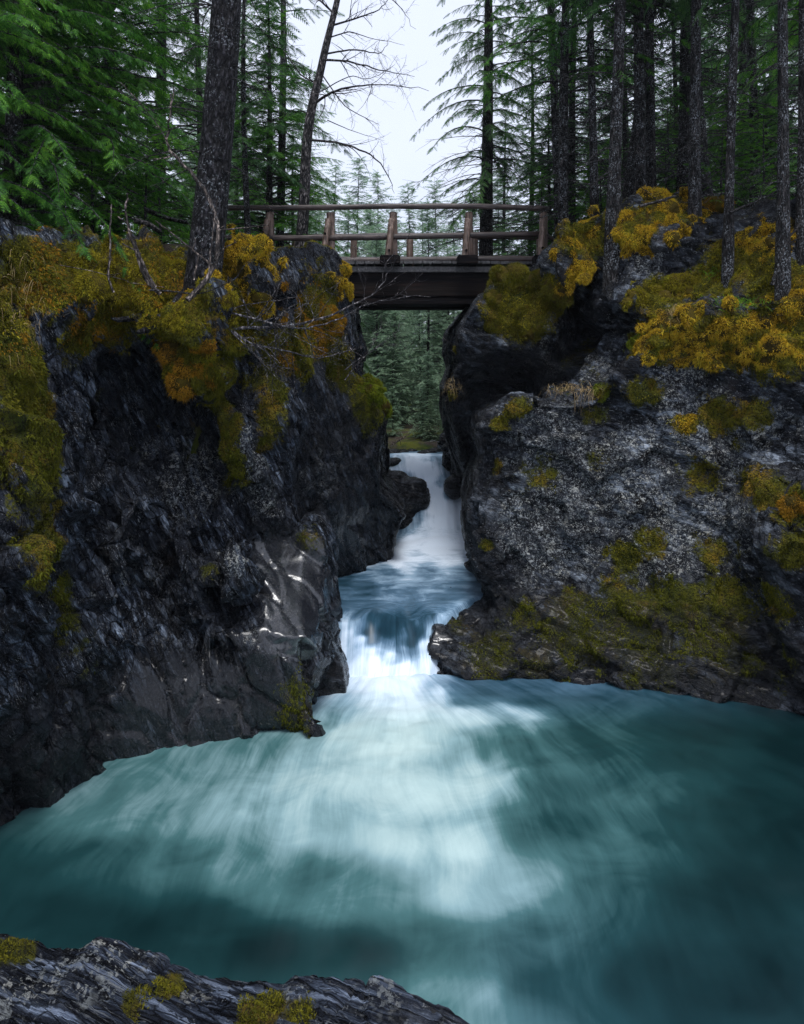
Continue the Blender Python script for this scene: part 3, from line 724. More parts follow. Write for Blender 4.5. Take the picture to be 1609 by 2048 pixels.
def pool_pts(u, v):
    y = 1.2 + 10.6 * v ** 1.15; x = (u - .5) * 15 + 0.4
    p = np.stack([x, y, np.zeros_like(x)], -1)
    return p
pP, fP = grid(460, 400, pool_pts)
x, y = pP[:, 0], pP[:, 1]
px, py = CX + x / y * F, HY - ZP / y * F
q = np.stack([x * .9, y * .9, 0 * x], -1)
wx, wy = fbm(q, 3, 401), fbm(q, 3, 402)
CT = [(760,1370,1),(770,1420,1),(700,1470,.92),(640,1440,.6),(860,1400,.8),(900,1450,.9),(1040,1440,.85),(960,1405,.4),(1080,1405,.28),(1000,1390,.25),(1200,1420,.28),(1400,1470,.14),(1600,1500,.08),(1500,1600,.13),(1100,1492,.32),(960,1490,.45),(1200,1490,.3),(980,1560,.85),(1130,1575,.3),(1110,1655,.26),(850,1600,.95),(720,1560,.88),(600,1550,.72),
 (400,1560,.56),(460,1500,.50),(300,1550,.47),(560,1490,.55),(240,1620,.50),(430,1640,.64),(600,1680,.72),(560,1620,.7),(740,1700,.86),(900,1700,.9),(900,1770,.80),(1000,1780,.66),(700,1800,.5),(320,1740,.40),(160,1740,.28),(50,1750,.16),(250,1850,.05),(120,1830,.10),(550,1880,.02),(400,1830,.10),(700,1900,.10),(850,1870,.34),(930,1980,.56),(900,2040,.5),
 (1050,1880,.34),(1100,1960,.26),(1300,1700,.34),(1260,1600,.48),(1200,1700,.42),(1400,1800,.14),(1550,1750,.09),(1500,1980,.08),(1300,1950,.12),(1350,1520,.22),(1580,1650,.10),(1150,1800,.38),(1350,1620,.3),(500,1750,.5),(800,1500,.95),(620,1760,.42)]
uu = np.log(y) * 900; 
wpx, wpy = px + wx * 70, py + wy * 34
num = 0; den = 0
for (a, b_, f) in CT:
    d2 = ((wpx - a) / 75) ** 2 + ((wpy - b_) / 36) ** 2 + 0.14
    w = d2 ** -1.6; num = num + w * f; den = den + w
foam = num / den * 1.03 - .02
foam = foam * (1 - .45 * sstep(1050, 1550, px))
foam = np.where((px < -50) | (px > 1700), foam * .6, foam)
z = ZP + 0.03 * fbm(np.stack([x * 1.2, y * 1.2, 0 * x], -1), 3, 410)
z += 0.05 * np.exp(-(((x + 0.25) / .55) ** 2 + ((y - 10.25) / .5) ** 2)); z -= .6 * sstep(10.5, 10.9, y)
z += 0.05 * np.exp(-(((x + 0.1) / 1.3) ** 2 + ((y - 9.0) / 1.2) ** 2)) * (1 + fbm(q * 3, 3, 412))
z += .10 * (fbm(np.stack([x * 3.2, y * 2.2, 0 * x], -1), 3, 414) + .2) * np.exp(-(((x + .2) / .8) ** 2 + ((y - 10.25) / .45) ** 2))
pP[:, 2] = z
sx, sy = x + 0.2, 11.4 - y
r_ = np.sqrt(sx * sx + sy * sy) + 1e-3
th = np.arctan2(sx, sy) + 0.10 * r_ * sstep(0.2, 3.0, x) + 0.07 * wx
th = th - 0.10 * r_ * sstep(0.2, -3.0, x)
meP = mesh_from(pP, fP, smooth=True)
set_attr(meP, 'foam', foam); set_attr(meP, 'cool', .95 * sstep(8.6, 10.4, pP[:, 1]) + .35 * sstep(7.0, 3.5, pP[:, 1]) * sstep(0.2, 1.0, pP[:, 0])); set_vec(meP, 'flow', np.stack([th, r_ * 0.1, 0 * r_ + 0.1 * wy], -1))
M_POOL = water_mat('water_pool', (0.004, 0.030, 0.034), (0.075, 0.25, 0.27), (0.66, 0.86, 0.84), (7.0, 4.0, 1.0), 0.30)
tag(link('water', meP, M_POOL), 'turquoise plunge pool with white foam swirls', kind='structure')

def river_z(x, y):
    prof_y = [0, 15.7, 16.1, 16.6, 17.2, 17.8, 18.5, 19.3, 19.9, 40]
    prof_z = [ZU, ZU, ZU + .08, -3.08, -2.74, -2.52, -2.30, -2.02, -1.95, -1.9]
    yy = y + 0.35 * np.sin(x * 2.1 + .6) * sstep(16, 17, y) * sstep(20, 19, y)
    z = np.interp(yy, prof_y, prof_z)
    bump = lambda cx, cy, sx, sy, h: h * np.exp(-(((x - cx) / sx) ** 2 + ((y - cy) / sy) ** 2))
    z = z + bump(1.15, 17.3, .35, .5, .22) + bump(0.9, 18.6, .35, .4, .12) + bump(0.2, 18.9, .3, .3, .12) + bump(-.1, 19.3, .3, .3, .1) - bump(.65, 18.1, .2, .5, .10)
    z = z - bump(-0.2, 17.0, .45, .7, .3)
    z = z + bump(0.9, 16.0, .7, .25, .10) 
    # lower cascade
    top = 11.55 - 0.75 * sstep(-0.35, -0.75, x) + 0.35 * sstep(0.3, 1.2, x)
    bot = 10.15 + 0.25 * sstep(-0.35, -0.75, x) + 0.1 * sstep(0.1, .5, x)
    t = np.clip((y - bot) / (top - bot), 0, 1)
    s = .45 * (1 - (1 - t) ** 2.0) + .55 * t * t * (3 - 2 * t)
    z = np.where(y < 13, ZP - 0.03 + (z - ZP + 0.03) * s, z)
    xr = np.interp(y, [9, 10.4, 10.8, 11.2, 11.6, 12.0, 12.6, 14], [.42, .40, .46, .66, .92, 1.2, 1.75, 2.6])
    z = z - 1.6 * np.clip(x - xr, 0, 1) ** 1.0
    z = z - 0.14 * np.exp(-((x - 0.12) / .28) ** 2) * np.exp(-((y - 11.2) / .6) ** 2)      # the sunken glassy tongue
    z = z + 0.14 * np.exp(-((x + 0.42) / .16) ** 2) * np.exp(-((y - 10.95) / .3) ** 2)
    return z
pF, fF = grid(300, 760, lambda u, v: np.stack([(u - .5) * 5.6 + .35, 9.9 + 13.6 * v ** 1.0, 0 * u], -1))
x, y = pF[:, 0], pF[:, 1]
z = river_z(x, y)
q = np.stack([x, y, 0 * x], -1)
z = z + 0.02 * fbm(q * np.array([2.5, 1.2, 1]), 3, 430) + 0.03 * 2 * fbm(q * np.array([4.5, .9, 1]), 3, 431) * sstep(15.9, 16.4, y) * sstep(19.5, 19, y)
pF[:, 2] = z
ppx, ppy = CX + x / y * F, HY - z / y * F
CT2 = [(725,1272,.85),(708,1262,.8),(742,1320,.98),(772,1290,.38),(780,1312,.68),(848,1292,.8),(866,1264,.62),(884,1240,.62),(735,1262,.15),(752,1275,.25),(730,1350,1),(800,1345,1),(850,1330,.8),(700,1300,.75),(745,1300,.85),(690,1250,.6),(720,1260,.55),(770,1262,.12),(800,1300,.45),(790,1245,.12),(762,1300,.55),(760,1240,.22),(830,1265,.15),(815,1285,.18),(850,1230,.25),(880,1215,.4),(860,1310,.75),(900,1235,.55),(940,1205,.5),(700,1200,.35),(690,1165,.3),(730,1175,.28),(780,1200,.42),(850,1180,.45),(930,1180,.40),
  (720,1145,.5),(780,1150,.45),(850,1145,.5),(930,1150,.5),(820,1130,.75),(900,1120,.85),(950,1120,.75),(730,1130,.6),(800,1115,.95),(880,1090,1),(820,1080,.95),(930,1080,.9),(850,1050,.85),(900,1040,.95),(920,1000,.9),(830,1040,.5),(800,1060,.5),(905,985,.50),(893,962,.52),(868,985,1.0),(925,990,.85),(925,950,.85),(860,950,1.0),(880,1010,1.0),(905,1030,.95),(860,930,.9),(870,920,.55),(835,925,.95),(800,930,.75),(785,920,.5),(800,960,.4),(790,1000,.4),(830,990,.35),(850,915,.8),(800,915,.75),(880,925,.6),(880,910,.6)]
rsc = np.where(y > 15.5, .55, np.where(y < 11.6, .65, 1))
wx = fbm(q * 1.5, 3, 440); wy = fbm(q * 1.5, 3, 441)
num = 0; den = 0
for (a, b_, f) in CT2:
    d2 = ((ppx + wx * 9 - a) / (26 * rsc)) ** 2 + ((ppy + wy * 7 - b_) / (18 * rsc)) ** 2 + 0.12
    w = d2 ** -1.9; num = num + w * f; den = den + w
foamF = np.clip(num / den * 1.14, 0, 1.12)
foamF = np.where(y < 10.7, np.minimum(foamF, .97), foamF)
foamF = np.where(y > 20, foamF * .6, foamF)
slope = sstep(16.0, 16.3, y) * sstep(19.8, 19.2, y); lowc = sstep(11.9, 11.3, y); flat = (1 - slope) * (1 - lowc)
meF = mesh_from(pF, fF, smooth=True)
fl = np.stack([x * (6.5 * slope + 6.0 * lowc + 1.1 * flat) + 0.6 * lowc * (y - 10.4) * np.sign(x + .1) , y * (0.5 * slope + .6 * lowc + 2.2 * flat), 0 * x], -1)
fl[:, 0] += 0.5 * wx
set_attr(meF, 'foam', foamF); set_attr(meF, 'cool', np.ones(len(pF))); set_vec(meF, 'flow', fl)
M_RIVER = water_mat('water_river', (0.010, 0.036, 0.055), (0.13, 0.23, 0.36), (0.74, 0.84, 0.95), (1.2, 1.2, 1.0), 0.28, 1.35, 0.8)
tag(link('waterfall', meF, M_RIVER), 'white stepped waterfall, upper pool and lower cascade in the narrow gorge', kind='structure')

# ------------------------------------------------------------------ ground behind the cliffs
def ground_z(x, y):
    p = np.stack([x, y, 0 * x], -1)
    n = fbm(p * .35, 4, 500) * .5 + fbm(p * 1.6, 3, 501) * .12
    left = np.interp(y, [4, 8, 10, 12, 14.5, 20, 30, 80], [1.6, 1.45, 1.75, 2.15, 2.45, 2.9, 3.5, 9]) + np.clip(-x - 4, 0, 30) * .12
    right = np.interp(y, [4, 8, 10, 12, 14.5, 20, 30, 80], [2.2, 2.3, 2.5, 2.8, 2.6, 3.0, 3.5, 9]) + np.clip(x - 4, 0, 30) * .10
    s = sstep(-0.5, 1.0, x)
    top = left * (1 - s) + right * s + n
    valley = -1.75 + np.clip(y - 24, 0, 100) * .035 + n * .4
    # the notch: gorge centre line and half width
    wl_ = np.interp(y, [4, 10.5, 12, 16, 19, 24, 40], [9, 1.9, 1.9, 2.0, 3.0, 5, 9]); wr_ = np.interp(y, [4, 10.5, 12, 13, 16, 19, 24, 40], [9, 3.6, 3.4, 2.2, 1.6, 2.6, 5.5, 9])
    e = np.where(x < 0, -x - wl_, x - wr_)
    k = sstep(0.0, 1.4, e) * np.where(y > 19, sstep(-0.5, 4, e), 1)
    k = k * np.where(x > 0, sstep(14.4, 15.0, y), sstep(9.7, 10.3, y))
    low = np.where(y < 20.5, -5.6, valley)
    low = np.where((y >= 20.0) & (y < 21.2), -2.4 + (y - 20.0) * .6, low)
    return low * (1 - k) + top * k
pG, fG = grid(260, 300, lambda u, v: np.stack([np.sign(u - .5) * np.abs((u - .5) * 2) ** 1.8 * 70, 8.7 + 130 * v ** 1.9, 0 * u], -1))
pG[:, 2] = ground_z(pG[:, 0], pG[:, 1])
def ground_mat():
    b = NB('forest_soil'); o = b.obj()
    n = b.noise(o, 1.2, 6, 0.7); f = b.noise(o, 22, 5, 0.75)
    c = b.ramp(f, [(0.3, (0.012, 0.010, 0.008)), (0.5, (0.045, 0.034, 0.028)), (0.7, (0.12, 0.095, 0.08))])
    m = b.ramp(b.noise(o, 3, 3), [(0.35, (0.02, 0.04, 0.008)), (0.6, (0.09, 0.10, 0.012))])
    c = b.mix(b.ss(n, 0.45, 0.6), c, m)
    return b.done(b.pr(c, 0.9, b.bump(f, 0.8, 0.06), 0.2))
M_SOIL = ground_mat()
meG = mesh_from(pG, fG, smooth=True)
tag(link('ground', meG, M_SOIL), 'forest floor behind the cliffs', kind='structure')
add_bvh(meG)
def gz(x, y): return float(ground_z(np.array([float(x)]), np.array([float(y)]))[0])

# ------------------------------------------------------------------ moss
def tufts(P, N, size, droop=0.5, per=3, seed=0, flat=0.5, wid=.22):
    """little fronds at points P with normals N"""
    rg = np.random.default_rng(seed)
    P = np.repeat(P, per, 0); N = np.repeat(N, per, 0); n = len(P)
    d = N * (1 - flat) + rg.normal(0, .6, (n, 3)) + np.array([0, 0, -droop]); d -= 0.25 * N * (d * N).sum(1)[:, None]
    d /= np.linalg.norm(d, axis=1)[:, None]
    s = np.cross(d, rg.normal(0, 1, (n, 3))); s /= np.linalg.norm(s, axis=1)[:, None] + 1e-9
    L = size * (rg.uniform(.5, 1.4, n) * (1 + .9 * np.clip(fbm(P * 9, 2, seed), -.5, 1)))[:, None]; w = L * wid
    o = P + rg.normal(0, size * .35, (n, 3)) 
    a = o - s * w; b = o + s * w; c = o + d * L + N * L * .35
    return np.stack([a, b, c], 1)

def face_samples(me, count, seed=0, mask=None):
    rg = np.random.default_rng(seed)
    me.calc_loop_triangles()
    nt = len(me.loop_triangles); t = np.empty(nt * 3, np.int32); me.loop_triangles.foreach_get('vertices', t); t = t.reshape(-1, 3)
    co, no = get_vn(me)
    a, b, c = co[t[:, 0]], co[t[:, 1]], co[t[:, 2]]
    ar = np.linalg.norm(np.cross(b - a, c - a), axis=1) / 2
    w = ar if mask is None else ar * mask[t].mean(1)
    tot = w.sum()
    n = int(count * tot) if tot > 0 else 0
    if n == 0: return np.zeros((0, 3)), np.zeros((0, 3))
    k = rg.choice(nt, n, p=w / tot)
    r1 = np.sqrt(rg.random(n))[:, None]; r2 = rg.random(n)[:, None]
    p = a[k] * (1 - r1) + b[k] * r1 * (1 - r2) + c[k] * r1 * r2
    nn = no[t[k]].mean(1); nn /= np.linalg.norm(nn, axis=1)[:, None] + 1e-9
    return p, nn

def moss_mound(label, mat, blobs, seed, size=0.021, dens=9500, sink=0.85, cat='moss', droop=0.5):
    ch = []; rs = random.Random(seed); sat = []
    for bl in blobs:
        for _ in range(3):
            a = rs.uniform(0, 2 * math.pi); q = rs.uniform(.8, 1.35)
            sat.append((bl[0] + math.cos(a) * bl[2] * q, bl[1] + abs(math.sin(a)) ** .8 * math.copysign(1, math.sin(a) + .35) * bl[2] * q, bl[2] * rs.uniform(.35, .6)) + ((bl[3] + rs.uniform(.05, .2),) if len(bl) > 3 else ()))
    for bl in list(blobs) + sat:
        (px, py, r) = bl[:3]
        c, n = hit(px, py)
        if len(bl) > 3 and abs(c.y - bl[3]) > 1.3: c = W(px, py, bl[3])
        rm = r / F * c.y * .86
        dr = W(px, py, 1).normalized()
        ch.append(ball(c + dr * rm * sink, rm, (1, 1, .85), 2))
    me = fuse(ch, 0.045, 2)
    p, n = get_vn(me)
    f1, _, idv = worley(p * 7, seed)
    g1, _, _ = worley(p * np.array([3.2, 3.2, 2.2]), seed + 1)
    d = fbm(p * 2.5, 3, seed) * .14 + (0.5 - f1) * 0.07 + (0.55 - g1) * 0.08
    p = p + n * d[:, None]
    me.vertices.foreach_set('co', p.astype(np.float32).ravel()); me.update()
    P, N = face_samples(me, dens, seed)
    keep = (N[:, 1] < 0.45) & (fbm(P * 5.5, 3, seed + 4) > -.22 + .25 * (RNG.random(len(P)) - .5))
    P, N = P[keep], N[keep]
    T = tufts(P, N, size, droop, 2, seed, .35)
    k = (N[:, 2] < .25) & (RNG.random(len(P)) < .16)
    T = np.concatenate([T, tufts(P[k], N[k], size * 1.7, 1.5, 2, seed + 1, .5, .10)])
    v0, n0 = get_vn(me); me.calc_loop_triangles()
    t = np.empty(len(me.loop_triangles) * 3, np.int32); me.loop_triangles.foreach_get('vertices', t)
    v = np.concatenate([v0, T.reshape(-1, 3)])
    f = np.concatenate([t.reshape(-1, 3), np.arange(len(T) * 3).reshape(-1, 3) + len(v0)])
    bpy.data.meshes.remove(me)
    m2 = mesh_from(v, f); m2.materials.append(MOSS[mat]); m2.materials.append(M_GAPSHADE)
    mi = np.zeros(len(f), np.int32); mi[:len(t) // 3] = 1; m2.polygons.foreach_set('material_index', mi)
    o = link('moss_mound', m2)
    return tag(o, label, cat, 'moss mounds on the rocks')

MM = [
 ('golden rounded moss mound hanging right of the big spruce trunk, left of the bridge', 'gold', [(480, 500, 42, 9.2), (510, 530, 45, 9.25), (490, 570, 42, 9.2), (535, 545, 32, 9.6), (470, 540, 35, 9.2), (550, 540, 22, 9.9), (515, 590, 25, 9.3)]),
 ('yellow ball of moss low against the foot of the big spruce', 'yellow', [(385, 660, 40, 8.5), (405, 650, 30, 8.5), (365, 640, 24, 8.6), (400, 685, 26, 8.5)]),
 ('ragged orange moss drooping under the yellow moss ball', 'rust', [(350, 710, 36), (385, 735, 36), (370, 765, 26), (330, 690, 26), (410, 720, 22)]),
 ('orange brown moss slope below the grey boulder at the left bridge end', 'rust', [(600, 600, 36), (640, 630, 38), (665, 665, 34), (620, 650, 36), (590, 640, 30), (655, 690, 24)]),
 ('small golden moss cap on the rock in front of the left bridge end', 'gold', [(672, 565, 28, 12.6), (690, 580, 20, 12.7), (655, 555, 20, 12.6)]),
 ('long yellow green moss bank along the top of the left cliff', 'yellow', [(160, 530, 40), (205, 540, 45), (250, 530, 45), (290, 560, 45), (330, 550, 40), (230, 590, 40), (180, 580, 38), (300, 610, 35), (360, 540, 30), (340, 590, 30)]),
 ('narrow moss tongue beside the spruce roots, under the golden mound', 'yellow', [(470, 620, 20), (490, 650, 20), (495, 680, 17), (455, 600, 18)]),
 ('green tipped moss cap on the rock nose left of the waterfall gap', 'green', [(745, 800, 26), (765, 815, 22), (735, 785, 20)]),
 ('rusty moss patch on the left cliff above the gorge, under bare twigs', 'rust', [(560, 720, 24), (580, 735, 20), (545, 700, 22)]),
 ('golden moss hood on the rock corner at the right bridge end', 'gold', [(1150, 500, 34, 11.5), (1140, 540, 28, 11.6), (1175, 470, 34, 11.5), (1200, 455, 28, 11.5), (1130, 575, 17, 11.7), (1160, 530, 34, 11.6), (1190, 490, 30, 11.6)]),
 ('large orange moss bank under the lichen spotted trunks on the right', 'gold', [(1250, 445, 36, 11.2), (1290, 440, 38, 11.2), (1330, 425, 36, 11.2), (1365, 405, 32, 11.2), (1300, 475, 30, 11.2), (1270, 480, 28, 11.2), (1340, 450, 28, 11.2), (1385, 420, 24, 11.2), (1380, 395, 20, 11.3)]),
 ('brown orange moss patch behind the slim trunk at the right', 'rust', [(1420, 405, 20, 11.2), (1435, 418, 18, 11.2), (1410, 425, 16, 11.2)]),
 ('olive moss cushion covering the rock beneath the right end of the bridge', 'olive', [(1000, 600, 34), (1040, 590, 40), (1080, 580, 40), (1110, 580, 30), (1050, 630, 38), (1010, 630, 30), (1090, 620, 34), (1060, 660, 26)]),
 ('yellow moss tongue above the grey rock nose on the right', 'yellow', [(1275, 590, 22, 10.9), (1310, 585, 24, 10.8), (1345, 575, 22, 10.8), (1370, 565, 18, 10.8)]),
 ('moss draped root bank between the two right hand moss shelves', 'yellow', [(1400, 540, 28), (1430, 520, 26), (1445, 560, 28), (1410, 570, 24), (1440, 500, 18)]),
 ('broad golden moss shelf overhanging the lichen wall, left half', 'gold', [(1330, 650, 38, 10.2), (1380, 640, 40, 10.1), (1300, 690, 30, 10.3), (1350, 690, 36, 10.2), (1400, 670, 38, 10.1), (1440, 650, 38, 10.1), (1430, 690, 30, 10.1)]),
 ('broad orange moss shelf overhanging the lichen wall, at the right edge', 'gold', [(1490, 650, 42, 9.8), (1540, 640, 44, 9.6), (1590, 630, 48, 9.4), (1500, 700, 40, 9.8), (1560, 690, 44, 9.6), (1620, 670, 48, 9.3), (1620, 610, 36, 9.2), (1480, 720, 26, 9.9)]),
 ('golden moss hummock at the foot of the lichen speckled right trunk', 'gold', [(1500, 480, 26, 10.3), (1530, 465, 26, 10.3), (1520, 500, 24, 10.3), (1545, 490, 18, 10.2)]),
 ('golden moss hummock cut by the right edge of the photo', 'gold', [(1590, 480, 28, 9.8), (1600, 520, 30, 9.7), (1575, 500, 20, 9.9), (1610, 560, 24, 9.6)]),
 ('small round orange moss ball on the lichen wall', 'gold', [(1365, 855, 21), (1358, 868, 16)]),
 ('dull green moss clump on the lichen wall, right of the orange ball', 'olive', [(1445, 825, 24), (1470, 845, 22), (1505, 830, 24), (1480, 875, 20)]),
 ('lime green moss pad beside the dry grass on the lichen wall', 'green', [(1200, 785, 13), (1225, 782, 13), (1190, 790, 9)]),
 ('lime moss on the sloping left shoulder of the golden shelf', 'green', [(1270, 690, 20), (1290, 670, 18), (1255, 705, 16)]),
 ('orange moss bulge on the dark rock at the right edge', 'rust', [(1585, 1010, 22), (1605, 1000, 26), (1560, 1020, 16)]),
]
for i, (lab, mt, bl) in enumerate(MM): moss_mound(lab, mt, bl, 600 + i * 3)

slab()

# loose moss hanging over the rock faces (nobody could count it)
def cliff_moss(me, mask, mat, thr, dens, size, seed, label, sel=None):
    co, no = get_vn(me)
    m = sstep(thr, thr + .3, mask + 0.75 * fbm(co * np.array([4.5, 4.5, 2.2]), 4, seed)) * (no[:, 1] < 0.4)
    if sel is not None: m = m * sel(co)
    P, N = face_samples(me, dens, seed, m)
    tag(link('moss', soup(tufts(P, N, size, 1.0, 3, seed, .7)), MOSS[mat]), label, kind='stuff')
cliff_moss(meL, mL, 'yellow', .50, 3200, .024, 701, 'yellow green moss trailing over the top of the left rock wall', lambda c: (fbm(c * 1.6, 3, 9) > .0) & (c[:, 2] > 0.5))
cliff_moss(meL, mL, 'olive', .45, 3800, .024, 702, 'olive moss on the upper left rock wall', lambda c: (fbm(c * 1.6, 3, 9) <= 0.06) & (c[:, 2] > -.3))
cliff_moss(meL, mL, 'dark', .48, 3600, .022, 707, 'dark green moss streaks low on the left rock wall', lambda c: c[:, 2] <= 0.5)
cliff_moss(meL, mL, 'rust', .6, 1800, .024, 703, 'rusty moss on the left rock wall', lambda c: (c[:, 2] > 0.3) & (fbm(c * 1.4, 2, 19) > .1))
cliff_moss(meR, mR, 'olive', .50, 2600, .022, 704, 'olive moss on the right rock wall', lambda c: c[:, 2] > -3.0)
cliff_moss(meR, mR, 'yellow', .62, 2400, .022, 705, 'yellow moss on the upper right rocks', lambda c: c[:, 2] > 0.2)
cliff_moss(meR, mR, 'dark', .42, 3600, .020, 706, 'dark green moss carpet on the low right ledge', lambda c: c[:, 2] < -2.6)

# ------------------------------------------------------------------ trees
def spray_template(n, sides=2, w=0.05, droop=0.12):
    T = []
    for i in range(n):
        t = 0.04 + 0.92 * i / n
        L = 0.42 * (1 - 0.65 * t)
        for s in (-1, 1):
            a = R(52 - 14 * t)
            o = np.array([t, 0, -droop * t * t]); d = np.array([math.cos(a), s * math.sin(a), -0.12]); e = o + d * L
            q = np.array([w, 0, 0]) 
            T.append([o - q * .6, o + q * .6, e])
            if sides > 1:
                m = o + d * L * .5
                T.append([m - q * .5, m + q * .5 + np.array([0, 0, .03]), m + np.array([L * .35, s * L * .5 * .3, -.02]) + d * L * .15])
    T.append([[.8, -.03, -droop * .7], [.8, .03, -droop * .7], [1.08, 0, -droop * 1.2]])
    T.append([[0, -.012, 0], [0, .012, 0], [1, 0, -droop]])
    return np.array(T)
SP_F = spray_template(11, 2, .06)
SP_M = spray_template(7, 1, .085)
SP_C = spray_template(4, 1, .16)

def place_sprays(O, D, L, T, rg, roll=0.35):
    n = len(O)
    D = D / (np.linalg.norm(D, axis=1)[:, None] + 1e-9)
    up = np.array([0, 0, 1.0]) + rg.normal(0, roll, (n, 3))
    S = np.cross(up, D); S /= np.linalg.norm(S, axis=1)[:, None] + 1e-9
    U = np.cross(D, S)
    X = T[None, ..., 0, None] * D[:, None, None] + T[None, ..., 1, None] * S[:, None, None] + T[None, ..., 2, None] * U[:, None, None]
    X = X * L[:, None, None, None] + O[:, None, None]
    return X.reshape(-1, 3, 3)

def conifer_meshes(H, r0, z0, nb, Lb, T, seed, droop=0.5, rise=0.15, step=0.16, splen=0.42, dead=0, deadL=1.2, zd=(0.6, 5), top_only=None, lean=0.0, narrow=1.0, skew=None, zb=-1.2):
    """trunk / branches / foliage meshes; z0 = lowest living branch; Lb = longest branch"""
    rg = np.random.default_rng(seed)
    k = 26
    zz = np.linspace(zb, H, k)
    path = np.stack([0.10 * np.sin(zz * .35 + seed) + lean * zz, 0.08 * np.cos(zz * .3 + seed * 2), zz], -1)
    rad = r0 * np.clip(1 - zz / H, 0.02, 1) ** .8 * (1 + .35 * np.exp(-np.clip(zz, 0, 9) * 2.2))
    tt = Tubes(); tt.add(path, rad, 14, True, .10)
    bt = Tubes(); F_ = []
    P = lambda z: np.array([np.interp(z, zz, path[:, i]) for i in range(3)])
    for i in range(nb):
        f = (i + rg.random()) / nb
        z = z0 + (H * .985 - z0) * f ** 0.9
        tz = (z - z0) / (H - z0)
        L = Lb * (1 - tz) ** .75 * narrow * rg.uniform(.65, 1.1) + 0.12
        a = rg.random() * 2 * math.pi if skew is None else skew + rg.normal(0, .8)
        m = 8; s = np.linspace(0, 1, m)
        az = a + rg.normal(0, .25) * s
        out = L * s
        dz = L * (rise * s * (1 + tz) - droop * (1 - tz * .7) * s ** 2 + rg.normal(0, .05) * s)
        pts = P(z) + np.stack([np.cos(az) * out, np.sin(az) * out, dz], -1)
        bt.add(pts, np.linspace(min(.035, L * .013), .003, m), 4, False)
        ns = max(4, int(L / step))
        u = np.linspace(.18 if L > 1 else .05, 1, ns); u = np.clip(u + rg.normal(0, .015, ns), 0, 1)
        O = np.stack([np.interp(u, s, pts[:, c]) for c in range(3)], -1)
        D0 = np.stack([np.interp(u, s, np.gradient(pts[:, c])) for c in range(3)], -1); D0 /= np.linalg.norm(D0, axis=1)[:, None]
        lat = np.cross(D0, [0, 0, 1]); lat /= np.linalg.norm(lat, axis=1)[:, None] + 1e-9
        for sg in (-1, 1):
            D = D0 * .65 + lat * sg * rg.uniform(.5, 1.0, ns)[:, None] + np.array([0, 0, -1]) * (droop * .5 + rg.uniform(-.15, .3, ns))[:, None]
            ll = splen * (1 - .45 * u) * rg.uniform(.6, 1.25, ns) * min(1, .45 + L * .4)
            kp = rg.random(ns) > .12
            F_.append(place_sprays(O[kp], D[kp], ll[kp], T, rg))
        F_.append(place_sprays(O[-1:], D0[-1:], np.array([splen * .7]), T, rg))
    for i in range(dead):
        z = rg.uniform(*zd); a = rg.random() * 2 * math.pi; L = deadL * rg.uniform(.3, 1.1)
        m = 7; s = np.linspace(0, 1, m)
        az = a + rg.normal(0, .5) * s
        pts = P(z) + np.stack([np.cos(az) * L * s, np.sin(az) * L * s, L * (.12 * s - rg.uniform(.1, .6) * s ** 2)], -1) + rg.normal(0, .012, (m, 3)) * s[:, None]
        bt.add(pts, np.linspace(.013, .003, m), 4, False)
        for j in range(rg.integers(4, 10)):
            u = rg.uniform(.25, 1); o = np.array([np.interp(u, s, pts[:, c]) for c in range(3)])
            l2 = L * rg.uniform(.12, .4); b_ = az[-1] + rg.choice([-1, 1]) * rg.uniform(.5, 1.3)
            e = np.linspace(0, 1, 4)[:, None]
            bt.add(o + np.array([math.cos(b_), math.sin(b_), rg.uniform(-.7, .2)]) * l2 * e + rg.normal(0, .012, (4, 3)) * e, [.005, .004, .003, .002], 3, False)
    fo = soup(np.concatenate(F_)) if F_ else None
    return tt.mesh(), (bt.mesh() if bt.v else None), fo

class TreeKind:
    def __init__(s, bark, leaf, twig=None, **kw):
        s.t, s.b, s.f = conifer_meshes(**kw)
        s.t.materials.append(bark)
        if s.b: s.b.materials.append(twig or M_TWIG)
        if s.f: s.f.materials.append(leaf)
        s.first = None
    def place(s, loc, rz, scale, label, group, tilt=(0, 0), name='spruce_tree', cat='tree'):
        if s.first is None:
            r = empty(name)
            link('trunk', s.t, None, r)
            if s.b: link('branches', s.b, None, r)
            if s.f: link('crown', s.f, None, r)
            s.first = r; s.kids = list(r.children)
        else:
            r = s.first.copy(); C.objects.link(r)
            r.name = name
            for ch in s.kids:
                c = ch.copy(); C.objects.link(c); c.parent = r
        r.location = loc; r.rotation_euler = (tilt[0], tilt[1], rz)
        r.scale = scale if isinstance(scale, tuple) else (scale,) * 3
        tag(r, label, cat, group)
        return r

def at(px, d, z=None):
    X = (px - CX) / F * d
    if z is None:
        z = gz(X, d)
        if z < -3 or (X < 0 and d < 10.8) or (X > 0 and d < 15.2):                     # on the cliff top rather than the forest floor
            r = [b.ray_cast(Vector((X, d, 12)), Vector((0, 0, -1)), 30)[0] for b in BVH[:2]]
            z = max([q.z for q in r if q is not None] + [1.0])
    return (X, d, z - .1)

